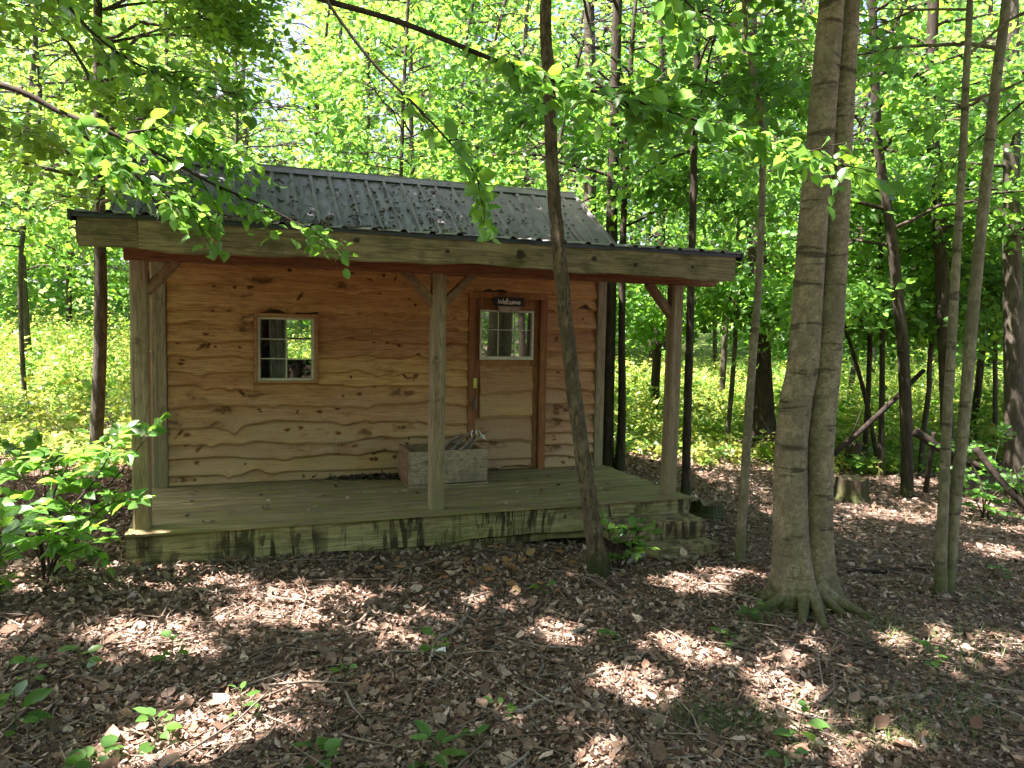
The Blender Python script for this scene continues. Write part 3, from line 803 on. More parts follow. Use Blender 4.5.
for v_, d_ in ((-.15,-.0), (-.02,.0), (.0,.012), (.02,.0), (.15,0)):
    V.append(np.stack([us, np.full(50, 1.83+v_), np.full(50, RZ + .03 - SL*abs(v_)) + d_ + .001*np.sin(us*6)], 1))
rc.add(np.concatenate(V), [(r*50+j, r*50+j+1, (r+1)*50+j+1, (r+1)*50+j) for r in range(4) for j in range(49)])
rc.build('ridge_cap', M['roof'], cab)
for uu in (-.405, 5.295):
    for vv in (.38, 3.9):
        q = MB(); q.timber((uu, vv, zr(vv)-.02), (uu, 1.83, RZ-.02), .02, .09, .001, ch=.05); q.build('rake_trim', M['roof'], cab)
# steps
s1 = MB(); s1.timber((3.96,-1.97,-.235), (4.90,-1.99,-.235), .33, .165, .004, ch=.06); s1.build('step', M['rim'], cab)
s2 = MB(); s2.timber((4.20,-2.255,-.395), (4.87,-2.285,-.395), .25, .165, .004, ch=.06); s2.build('step', M['rim'], cab)

# ------------------------------------------------------------------ things on the porch
def localthing(name, u, v, z):
    return empty(name, to_world(u, v, z), TH)
sg = localthing('welcome_sign', 3.645, -.075, 1.87)
tag(sg, 'small black hanging sign with white Welcome lettering above the door window', 'sign')
b_ = MB(); b_.timber((-.18,0,.052), (.18,0,.052), .016, .095, .001, ch=.05); b_.build('board', M['black'], sg)
b_ = MB(); b_.timber((-.12,.004,-.03), (.125,.004,-.035), .016, .058, .002, live=.003); b_.build('lower_plank', M['grey_plank'], sg)
b_ = MB(); b_.tube([(-.15,0,.098),(0,.02,.20),(.15,0,.098)], [.0028]*3, 5); b_.build('cord', M['string'], sg)
GL = {'W': [[(0,1.0),(.12,.02),(.3,.7),(.5,.02),(.66,1.05)]],
      'e': [[(0,.25),(.3,.35),(.26,.58),(.1,.52),(.06,.2),(.22,.0),(.42,.15)]],
      'l': [[(0,.15),(.2,.8),(.16,1.1),(.05,1.0),(.04,.2),(.14,.0),(.28,.15)]],
      'c': [[(.34,.5),(.2,.6),(.05,.4),(.08,.08),(.24,.0),(.42,.15)]],
      'o': [[(.24,.58),(.05,.42),(.06,.08),(.22,.0),(.36,.2),(.3,.5),(.22,.56),(.44,.48)]],
      'm': [[(0,.5),(.06,.58),(.08,.0),(.12,.4),(.24,.58),(.28,.4),(.29,.0),(.34,.4),(.46,.58),(.52,.4),(.53,.08),(.64,.1)]]}
adv = {'W': .68, 'e': .40, 'l': .28, 'c': .40, 'o': .42, 'm': .64}
lt_ = MB(); x = 0.0; tot = sum(adv[c] for c in 'Welcome'); sc = .27/tot
for ch_ in 'Welcome':
    for st_ in GL[ch_]:
        P = smooth_path([(-.135 + (x + a + .15*b)*sc, -.0105, .025 + b*.052) for a, b in st_], len(st_)*4)
        lt_.tube(P, [.0048]*len(P), 5)
    x += adv[ch_]
lt_.build('lettering', M['chalk'], sg)

bx = localthing('wooden_box', 2.80, -.45, 0)
tag(bx, 'open weathered wooden box with grey plywood front standing on the porch', 'box')
q = MB(); q.timber((-.42,-.245,.19), (.41,-.245,.20), .022, .335, .002, ch=.03); q.build('front_panel', M['box'], bx)
q = MB(); q.timber((-.41,-.225,.185), (-.41,.235,.20), .028, .36, .002, ch=.03); q.build('side_panel', M['boxside'], bx)
q = MB(); q.timber((.395,-.225,.185), (.395,.235,.19), .028, .33, .002, ch=.03); q.build('side_panel', M['boxside'], bx)
q = MB(); q.timber((-.39,.235,.185), (.38,.235,.19), .022, .36, .002, ch=.03); q.build('back_panel', M['boxside'], bx)
q = MB(); q.box(-.392, .378, -.23, .22, .03, .045); q.build('bottom', M['boxside'], bx)
q = MB(); q.timber((-.42,-.252,.008), (.42,-.252,.012), .02, .016, .001); q.build('base_strip', M['box'], bx)
bb = localthing('branch_pile', 2.95, -.45, .05)
tag(bb, 'dry forked branches sticking out of the wooden box', 'branches')
q = MB()
for (a, b, c, r) in (((-.25,.05,.0),(.0,.02,.36),(.16,0,.46),.022), ((.05,.1,.0),(.12,.05,.33),(.28,-.02,.42),.018), ((-.15,-.05,.05),(.05,-.05,.33),(.18,.04,.38),.02),
                     ((-.3,.12,.1),(-.1,.1,.36),(.1,.1,.42),.025), ((.0,.0,.1),(.12,.0,.34),(.22,.02,.45),.012), ((-.2,.0,.02),(-.05,.15,.30),(.12,.12,.40),.02)):
    P = bez(np.array(a), np.array(b), np.array(c), 9); q.tube(P + rng.normal(0,.004,P.shape), np.linspace(r, r*.55, 9), 7)
for c in ((.16,0,.46),(.27,-.02,.425),(.29,-.03,.40),(.22,.02,.45)):
    for _ in range(5):
        e = np.array(c) + rng.normal(0,.02,3); q.tube([c, e], [.007,.003], 5, 1)
q.build('branches', [M['drift'], M['chalk']], bb, smooth=True)
# dead leaves in the porch corner and on the deck, and on the roof
def scatter_leaves(name, pts, size, mat, label, cat, nrm=(0,0,1), tilt=.5):
    n = len(pts); a = rng.uniform(0, 6.28, n)
    dr = np.stack([np.cos(a), np.sin(a), rng.normal(0,.25,n)], 1); nr = np.array(nrm) + rng.normal(0, tilt, (n,3))
    V, T = leaf_arrays(pts, dr, nr, size*rng.uniform(.5,1.3,n), CURL)
    return tag(tri_mesh(name, V, T, mat), label, cat, kind='stuff')
def loc_pts(u, v, z):
    return np.stack([OX + u*CT - v*ST, OY + u*ST + v*CT, z], 1)
n = 500
u = 2.42 - np.abs(rng.normal(0,.3,n)); v = -.04 - np.abs(rng.normal(0,.06,n)) - .2*np.exp(-(2.42-u)*3)*rng.random(n)
k = (u > .2); scatter_leaves('porch_leaf_litter', loc_pts(u[k], v[k], rng.uniform(.008,.04,k.sum())), .045, M['debris'], 'dark dead leaves gathered along the wall beside the wooden box', 'leaves')
u = rng.uniform(.2,4.85,70); v = -1.75 + 1.7*rng.random(70)**1.3; scatter_leaves('deck_leaf_litter', loc_pts(u, v, np.full(70,.012)), .045, M['litter'], 'few dry leaves strewn over the porch deck boards', 'leaves', tilt=.25)
# roof debris: mostly lying along the ribs, thicker near the porch joint
n = 2500
u = rng.uniform(-.35, 5.25, n); rib = np.round((u+.4)/.2276)*.2276 - .4
u = np.where(rng.random(n) < .55, rib + rng.choice([-1,1],n)*rng.uniform(.03,.075,n), u)
v = .42 + 1.38*rng.beta(1.0, 1.5, n)
dens = .22 + .3*np.exp(-((u-2.6)/1.5)**2); k = rng.random(n) < dens
u, v = u[k], v[k]
scatter_leaves('roof_leaf_litter', loc_pts(u, v, zr(v) + .012 + .012*rng.random(len(u))), .036, M['debris'], 'scattered small dark dead leaves lying on the metal roof', 'leaves', nrm=(.15,-.45,.85), tilt=.35)
n = 1300
u = np.concatenate([rng.normal(.75,.4,n//2), rng.uniform(.2,4.6,n//2)]); v = np.abs(rng.normal(0,.16,n)) + .36; v[n//2:] = .38 + np.abs(rng.normal(0,.07,n//2))
k = (u > -.2) & (u < 5); u, v = u[k], v[k]
scatter_leaves('roof_edge_litter', loc_pts(u, v, np.maximum(zr(v), 2.335+.1144*(v+2.27)) + .02 + .05*rng.random(len(u))*np.exp(-(v-.36)*8)), .06, M['debris_pale'], 'pale dry leaves and twigs heaped along the lower roof edge', 'leaves', nrm=(.15,-.3,.9), tilt=.6)

# ------------------------------------------------------------------ TREES traced where they stand
def stem_from(pts, Y, lean=0.0, n=40, top=None, zlean=0.0):
    """pts: (px, py, width px) from the foot up, at distance Y; continues upward past the frame"""
    P, W = [], []
    for i, (px, py, w) in enumerate(pts):
        p = at(px, py, Y); P.append(p); W.append(w*Y/F/2)
    P = np.array(P); W = np.array(W)
    P[0,2] = min(P[0,2], float(ground_z(P[0,0], P[0,1]))) - .06
    if top and P[-1,2] < top:
        d = P[-1] - P[-2]; d = d/np.linalg.norm(d)
        for h in np.linspace(P[-1,2], top, 4)[1:]:
            d2 = d*np.array([.7,.7,1]); q = P[-1] + d2*((h-P[-1,2])/d2[2]) + np.append(rng.normal(0,.05,2), 0)
            P = np.vstack([P, q]); W = np.append(W, W[-1]*.82)
    P[:,1] += lean*(P[:,2] - P[0,2])
    path = smooth_path(P, n); rad = np.interp(np.linspace(0, len(W)-1, n), np.arange(len(W)), W)
    return path, np.maximum(rad, .004)

FEET = []                                                # footprints, to keep litter off trunks
def tree(name, label, stems, base, matk, crown=None, group=None, cat='tree', seg=14, rib=.05, bump=.02, roots=0, flare=0, n=44, top=8.0, leafk='leaf', tpl=MID, cull=True, lean=0.0):
    g = on_ground(*base); Y = g[1]
    t = empty(name, g); tag(t, label, cat, group)
    FEET.append((g[0], g[1]))
    out = []
    for si, pts in enumerate(stems):
        path, rad = stem_from(pts, Y + (.0 if si == 0 else .05), lean, n, top)
        mb = MB()
        fl = None
        if flare:
            ph = rng.uniform(0,6.28)
            def fl(i, th, ph=ph, z=path[:,2]-g[2]):
                d = np.exp(-np.clip(z, 0, None)/.16)[i][:,None]
                return 1 + d*flare*(.45 + .55*np.cos(th[None]*5 + ph)*np.ones_like(d))
        mb.tube(path, rad, seg, 0, bump, rib, fl)
        if roots and si == 0:
            for q in range(roots):
                a = 6.28*q/roots + rng.uniform(-.3,.3); Lr = rng.uniform(.4,1.0)
                b0 = np.array([g[0], g[1], g[2]+.16]) + .09*np.array([math.cos(a), math.sin(a), 0])
                e = g + Lr*np.array([math.cos(a), math.sin(a), 0]); e[2] = float(ground_z(e[0], e[1])) - .03
                m1 = g + .42*Lr*np.array([math.cos(a+.2), math.sin(a+.2), 0]); m1[2] = float(ground_z(m1[0], m1[1])) + .0
                mb.tube(bez(b0, m1, e, 10), np.linspace(.060, .010, 10), 8, 0, .05)
        out.append((mb, path, rad))
    C, A = [], []
    if crown:
        for si, (mb, path, rad) in enumerate(out):
            c, a = limb_system(mb, path, rad, crown['z'][0], crown['z'][1], crown['R'], max(1, crown['limbs']//len(out)), crown['sprays'], crown.get('droop', .25), crown.get('az'), crown.get('rise', .35), dens=2.0)
            C.append(c); A.append(a)
    for mb, path, rad in out:
        mb.build('trunk', M[matk], t, smooth=True, offset=g)
    if crown:
        C, A = np.concatenate(C), np.concatenate(A)
        leaves_obj('crown', C, A, crown.get('n', 15), crown.get('len', .55), crown.get('size', .105), M[leafk], t, g, tpl, crown.get('tilt', .42), cull)
    return t

tree('young_tree', 'slender rough barked tree with mossy foot leaning in front of the porch', [[(600,577,22),(597,556,18.5),(590,505,16.2),(582,450,15.2),(574,390,14.8),(567,330,14),(560,260,13.2),(553,180,12.4),(549,80,11.4),(546,0,11)]], (600,575), 'bark_thin',
     dict(z=(5.6,8.6), R=2.6, limbs=12, sprays=22, n=16, size=.12), rib=.07, bump=.05, flare=.5, n=110, seg=18, top=9)
tree('double_tree', 'large smooth double trunked tree with flared roots right of the steps', 
     [[(797,606,50),(794,580,42),(791,545,35),(790,490,33),(791,445,31.5),(796,400,31),(803,362,30),(808,292,28.5),(813,220,27.5),(818,167,27),(824,90,25.5),(830,21,24)],
      [(816,606,46),(816,580,36),(817,545,31),(818,490,29),(819,445,28.5),(823,400,28),(827,362,27.5),(832,292,26),(836,220,25),(839,167,23),(844,90,21),(848,21,20)]], (803,603), 'bark_main',
     dict(z=(5.4,9.5), R=4.0, limbs=18, sprays=34, n=16, size=.13), rib=.012, bump=.010, roots=12, flare=.6, n=120, seg=28, top=10)
tree('forked_tree', 'pale twin stemmed young tree growing from one foot at right',
     [[(941,593,13),(941,560,11.5),(943,510,10.5),(946,440,9.5),(950,370,9),(954,300,8.5),(958,230,7.5),(963,150,7),(966,80,6.5),(969,20,6)],
      [(948,594,12),(951,555,11.5),(955,500,12),(962,440,11),(968,370,11),(973,310,11),(980,240,10.5),(987,170,10),(995,90,9.5),(1003,30,9),(1006,0,8.5)],], (945,594), 'bark_twin',
     dict(z=(2.9,7.5), R=2.3, limbs=16, sprays=22, n=15, size=.10, rise=.6), rib=.02, bump=.015, n=90, seg=16, top=8)
tree('sapling', 'thin smooth sapling standing between the steps and the double trunked tree', [[(740,562,11),(741,530,9.5),(744,490,9),(748,420,8.5),(753,350,8),(758,290,7),(762,200,6.5),(762,130,6),(753,75,5),(745,20,4)]], (740,562), 'bark_twin',
     dict(z=(3.0,5.5), R=1.6, limbs=8, sprays=10, n=14, size=.115), rib=.02, bump=.02, n=70, seg=10, top=6.5)
tree('forest_tree', 'dark narrow trunk rising close behind the right porch post', [[(685,508,11),(686,470,9),(687,430,8.5),(689,360,8),(691,290,7.5),(693,200,7),(694,150,7),(697,60,6),(698,0,5.5)]], (686,506), 'bark_dark',
     dict(z=(3.2,7.5), R=2.6, limbs=16, sprays=24, n=15, size=.13), n=60, seg=10, top=8)
tree('forest_tree', 'dark trunk hugging the right corner of the cabin wall', [[(608,472,15),(608,440,12),(609,380,11.5),(611,290,11.5),(613,180,11),(616,60,10),(618,0,9)]], (608,470), 'bark_dark',
     dict(z=(3.4,8.5), R=3.0, limbs=18, sprays=26, n=15, size=.13), n=60, seg=12, top=9.5)
tree('forest_tree', 'slim dark tree just right of the trunk at the cabin corner', [[(619,474,13),(621,440,9),(622,400,8),(622,300,7),(625,180,6),(631,60,5)]], (620,472), 'bark_dark',
     dict(z=(3.0,6.5), R=2.2, limbs=12, sprays=18, n=15, size=.125), n=60, seg=10, top=7)
tree('forest_tree', 'brown trunk seen above the right end of the cabin roof', [[(592,452,15),(591,400,14),(590,300,13),(590,170,12),(590,50,10.5),(590,0,10)]], (592,450), 'bark_mid',
     dict(z=(4.0,9.5), R=3.2, limbs=18, sprays=26, n=15, size=.12), n=60, seg=12, top=10.5, leafk='leaf_yel')
tree('forest_tree', 'stout dark trunk among greenery left of the double trunked tree', [[(765,459,33),(764,440,27),(762,400,23),(760,340,20),(757,250,18),(753,150,16),(749,0,14)]], (765,457), 'bark_dark',
     dict(z=(3.4,10), R=3.6, limbs=24, sprays=30, n=15, size=.12), n=60, seg=16, flare=.25, top=11)
tree('forest_tree', 'dark leaning trunk beside the low stump right of the double trunked tree', [[(907,499,15),(907,480,12),(906,420,11.5),(903,350,11),(898,300,10.5),(892,240,10),(880,160,9),(876,110,8.5),(872,0,7.5)]], (907,497), 'bark_dark',
     dict(z=(2.7,7.5), R=2.6, limbs=18, sprays=24, n=15, size=.13), n=60, seg=12, top=8.5, leafk='leaf')
tree('forest_tree', 'tall dark furrowed trunk half hidden behind the pale twin stems', [[(949,488,14),(947,440,12),(945,380,12),(943,320,12),(939,230,12),(934,170,12),(931,100,11.5),(932,30,10),(933,0,10)]], (948,486), 'bark_dark',
     dict(z=(2.9,9), R=3.0, limbs=20, sprays=26, n=15, size=.13), n=60, seg=12, top=10, leafk='leaf')
tree('forest_tree', 'lone dark trunk standing left of the cabin before the sunny meadow', [[(97,461,14),(97,430,12.5),(99,390,12.5),(101,300,12),(100,220,10.5),(99,120,9.5),(98,40,8.5),(98,0,8)]], (97,459), 'bark_mid',
     dict(z=(2.9,8.2), R=2.7, limbs=30, sprays=24, n=15, size=.13), n=60, seg=12, top=9, leafk='leaf_yel')
tree('forest_tree', 'thick mottled trunk at the right edge beside fallen logs', [[(1016,499,26),(1015,440,21),(1014,380,19),(1012,300,17),(1011,200,15),(1010,0,13)]], (1016,497), 'bark_mid',
     dict(z=(2.6,8), R=2.8, limbs=18, sprays=24, n=15, size=.13), n=60, seg=12, top=9, leafk='leaf')
tree('sapling', 'thin dark sapling beside the low sawn stump', [[(881,478,8),(881,440,6),(882,380,5.5),(882,300,5),(880,240,4),(878,190,3)]], (881,476), 'bark_dark',
     dict(z=(2.2,4.6), R=1.5, limbs=9, sprays=10, n=14, size=.115), n=40, seg=8, top=5.5)
tree('sapling', 'bent thin sapling growing near the slanting dead log', [[(921,474,7),(924,430,5.5),(929,390,5),(930,360,5),(936,310,4.5),(938,270,3.5)]], (921,473), 'bark_mid',
     dict(z=(1.9,4), R=1.3, limbs=8, sprays=10, n=14, size=.115), n=40, seg=8, top=4.6)
tree('sapling', 'leaning leafless sapling stem behind the low sawn stump', [[(880,470,5),(868,410,4.5),(858,370,4),(846,330,3.5),(838,300,2.5)]], (880,470), 'bark_dark', None, n=30, seg=8, top=None)

# background trees: each its own crown and trunk
bgn = [(395,14.6,3),(480,15.2,3),(545,14.2,3),(25,13.6,3),(-40,12,3),(225,15.5,3),(312,17,3),(728,13.2,3),(868,12.6,3),(1000,14.5,3),(820,14.5,3),(30,17.5,0),(160,20,1),(255,24,1),(335,21,1),(415,19,0),(470,25,1),(530,18,0),(655,17,0),(722,20,0),(800,16,2),(850,21,0),(975,15.5,2),(1040,19,2),(70,27,1),(575,26,0),(820,27,0),(930,24,0),(360,29,1),(-60,20,1),(650,27,0),(715,29,0),(510,30,1),(200,31,1)]
kinds_ = 'young leafy tree with bright crown among the nearer trunks'
kinds = ['leafy green forest tree with slim trunk behind the clearing', 'sunlit yellow green tree across the meadow behind the cabin', 'shaded deep green forest tree deep among the trunks at right', kinds_]
for i, (px, Y, kd) in enumerate(bgn):
    p = at(px, 380, Y); g = np.array([p[0], Y, float(ground_z(p[0], Y))])
    t = empty('forest_tree', g); tag(t, kinds[kd], 'tree', 'trees beyond the clearing')
    H = rng.uniform(12, 15.5) if kd < 3 else rng.uniform(8,9.5); r0 = rng.uniform(.07,.12) if kd < 3 else .045
    P = np.array([g + np.array([0,0,-.1]), g + np.array([rng.normal(0,.1),0,H*.3]), g + np.array([rng.normal(0,.25),rng.normal(0,.2),H*.65]), g + np.array([rng.normal(0,.4),0,H])])
    path = smooth_path(P, 24); rad = np.linspace(r0, .03, 24)
    mb = MB(); mb.tube(path, rad, 10, 0, .03, .05)
    zlow = g[2] + {0: 2.6, 1: rng.uniform(2.4,4), 2: 2.2, 3: 2.3 if px > 600 else 3.0}[kd]
    C, A = limb_system(mb, path, rad, zlow, g[2]+H*.95, rng.uniform(3.2,4.3) if kd < 3 else 2.9, 40 if kd < 3 else 34, 66 if kd < 3 else 84)
    mb.build('trunk', M['bark_mid' if i % 2 else 'bark_dark'], t, smooth=True, offset=g)
    leaves_obj('crown', C, A, 13, .8, .19 if kd < 3 else .165, M[['leaf','leaf_yel','leaf_dark','leaf'][kd]], t, g, KITE if kd < 3 else MID, .6, extra=lambda q: ~(sky_gap(q) & (rng.random(len(q)) < .85)))

# ------------------------------------------------------------------ woods far off and shade canopy added overhead: masses nobody could count
def mass_leaves(pos, size, mat_i, tilt=.6):
    n = len(pos); a = rng.uniform(0,6.28,n)
    dr = np.stack([np.cos(a), np.sin(a), rng.normal(-.15,.35,n)], 1); nr = np.array([0,-.2,1.]) + rng.normal(0,tilt,(n,3))
    return leaf_arrays(pos, dr, nr, size*rng.uniform(.6,1.3,n), KITE)
def clumped(n, k, lo, hi, spread):
    c = rng.uniform(lo, hi, (k,3)); i = rng.integers(0, k, n)
    return c[i] + rng.normal(0, 1, (n,3))*np.array(spread)
def far_woods():
    pos = clumped(230000, 620, (-44, 29, 0), (44, 54, 20), (1.7,1.3,.75))
    gz = ground_z(pos[:,0], pos[:,1]); pos[:,2] += gz
    pos = pos[(pos[:,2] > gz + .2) & ~(sky_gap(pos) & (rng.random(len(pos)) < .92))]
    V, T = mass_leaves(pos, .36, 0, 1.0)
    q_ = np.sin(pos[:,0]*.5)+np.sin(pos[:,2]*.8+pos[:,0]*.3)+.8*np.sin(pos[:,1]*.9)+rng.normal(0,.35,len(pos)); mi = np.repeat(np.where(q_ > 1.3, 1, np.where(q_ < .2, 3, 0)), 2)  # deep green clumps stand in for shaded gaps in the evenly lit woods
    mb = MB()
    for _ in range(60):
        x, y = rng.uniform(-45,45), rng.uniform(31,56); z = float(ground_z(x,y))
        mb.tube([(x,y,z-.2),(x+rng.normal(0,.3),y,z+7),(x+rng.normal(0,.6),y,z+18)], [.2,.15,.05], 7)
    V2 = np.concatenate(mb.v); T2 = np.array([t for f in mb.f if len(f) == 4 for t in ((f[0],f[1],f[2]),(f[0],f[2],f[3]))]) + len(V)
    tag(tri_mesh('distant_woods', np.concatenate([V, V2]), np.concatenate([T, T2]), [M['leaf'], M['leaf_yel'], M['bark_mid'], M['leaf_dark']], midx=np.concatenate([mi, np.full(len(T2), 2)])),
        'leafy woods massed far behind the clearing', 'woods', kind='stuff')
far_woods()
def canopy():
    # leaves added above the view on the sunward side to shade floor and cabin
    n = 150000
    fp = np.stack([rng.uniform(-7.5,7.5,n), rng.uniform(-1,11.5,n)], 1)            # the ground they shade
    h = rng.uniform(6.3, 9.5, n)
    h += .5*np.sin(fp[:,0]*1.3)*np.sin(fp[:,1]*1.1)
    pos = np.concatenate([fp + S[None,:2]*((h+.3)/S[2])[:,None], h[:,None]], 1)
    k = shade_keep(pos); pos = pos[k]
    t = (pos[:,2]+.3)/S[2]; g = pos[:,:2] - S[None,:2]*t[:,None]
    pos = pos[~clearing(g[:,0], g[:,1])]
    V, T = mass_leaves(pos, .17, 0, .45)
    mb = MB()
    for (x, y, r) in ((-6.2,1.2,.16),(-4.4,-1.8,.14),(4.4,.4,.15),(-9.5,5.2,.17),(1.6,-2.6,.13)):
        z = float(ground_z(x,y)); mb.tube(smooth_path([(x,y,z-.1),(x+.1,y,z+3),(x-.1,y+.2,z+6),(x,y,z+8.5)],14), np.linspace(r,.06,14), 10, 0, .03, .04)
        for q in range(9):
            a = rng.uniform(0,6.28); e = np.array([x+3*math.cos(a), y+3*math.sin(a), z+rng.uniform(7,9)])
            mb.tube(bez(np.array([x,y,z+rng.uniform(5,7)]), np.array([x+1.3*math.cos(a),y+1.3*math.sin(a),z+7.5]), e, 7), np.linspace(.05,.01,7), 5, cap=False)
    V2 = np.concatenate(mb.v); T2 = np.array([t for f in mb.f if len(f) == 4 for t in ((f[0],f[1],f[2]),(f[0],f[2],f[3]))]) + len(V)
    tag(tri_mesh('added_shade_canopy', np.concatenate([V, V2]), np.concatenate([T, T2]), [M['leaf'], M['bark_mid']], midx=np.concatenate([np.zeros(len(T)), np.ones(len(T2))])),
        'leafy canopy added above the view to shade the forest floor', 'canopy', kind='stuff')
canopy()
def woods_behind():
    pos = np.concatenate([clumped(60000, 330, (-20,-18,0.5), (20,-8,10), (1.2,1.0,.7)), clumped(50000, 300, (-20,-17,-.3), (20,-11,5.5), (1.2,1.0,.7))])
    V, T = mass_leaves(pos, .26, 0)
    mb = MB()
    for _ in range(26):
        x, y = rng.uniform(-14,14), rng.uniform(-15,-5.5); z = float(ground_z(x,y))
        mb.tube([(x,y,z-.2),(x+rng.normal(0,.2),y,z+4),(x+rng.normal(0,.4),y,z+9)], [.15,.12,.06], 8)
    V2 = np.concatenate(mb.v); T2 = np.array([t for f in mb.f if len(f) == 4 for t in ((f[0],f[1],f[2]),(f[0],f[2],f[3]))]) + len(V)
    tag(tri_mesh('woods_mirrored_in_panes', np.concatenate([V, V2]), np.concatenate([T, T2]), [M['leaf'], M['bark_dark']], midx=np.concatenate([np.zeros(len(T)), np.ones(len(T2))])),
        'woods facing the porch seen mirrored in the door glass', 'woods', kind='stuff').name = 'facing_woods'
woods_behind()

# ------------------------------------------------------------------ meadow weeds and undergrowth
def undergrowth():
    n = 21000
    x = rng.uniform(-17, 15, n); y = 9 + 20*rng.beta(1.1, 1.6, n)
    k = clearing(x, y) | (y > 13.2 + np.clip(x-6, 0, 9)*.1)
    u_, v_, _ = to_loc(np.stack([x,y,0*x],1)); k &= ~((u_ > -.4) & (u_ < 5.3) & (v_ > -2.5) & (v_ < 4.2))
    x, y = x[k], y[k]; gz = ground_z(x, y); n = len(x)
    nz = .5 + .25*(np.sin(x*1.1+.4*y)*np.sin(y*.9-.3*x+1) + np.sin(x*2.3+1)*np.sin(y*2.1+x*.5) + np.sin(x*.5+2)*.7)
    k = rng.random(n) < .25 + nz*1.1; x, y, gz, nz = x[k], y[k], gz[k], nz[k]; n = len(x)
    d = np.clip((y-10.5)/4, 0.15, 1)*np.where(x < 2, 1, .75)
    hgt = (rng.uniform(.15,.8,n) + 1.1*np.clip(nz,0,1)**3)*d*np.where(rng.random(n) < .06, 1.7, 1) + .1
    per = 14
    t = rng.random((n,per))**.65; wd = (.05 + .12*rng.random(n))[:,None]*(.6 + .5*hgt[:,None])
    pos = np.stack([x[:,None] + rng.normal(0,1,(n,per))*wd, y[:,None] + rng.normal(0,1,(n,per))*wd, gz[:,None] + t*hgt[:,None]], -1).reshape(-1,3)
    a = rng.uniform(0,6.28,len(pos))
    dr = np.stack([np.cos(a), np.sin(a), rng.normal(.15,.5,len(pos))],1); nr = np.array([0,0,1.]) + rng.normal(0,.6,(len(pos),3))
    ps = rng.choice([.05,.075,.11,.17], n, p=[.3,.35,.25,.1]); sz = (ps[:,None]*rng.uniform(.6,1.3,(n,per))).ravel()
    V, T = leaf_arrays(pos, dr, nr, sz, KITE)
    nf = 2
    sp = np.repeat((np.sin(x*3.7+y*1.9) + rng.normal(0,.6,n)), per*nf); mi = np.where(sp > .7, 1, np.where(sp < -.8, 2, 0))
    tag(tri_mesh('meadow_undergrowth', V, T, [M['weed'], M['leaf_yel'], M['leaf']], midx=mi), 'bright yellow green weeds filling the sunny clearing', 'undergrowth', kind='stuff')
undergrowth()

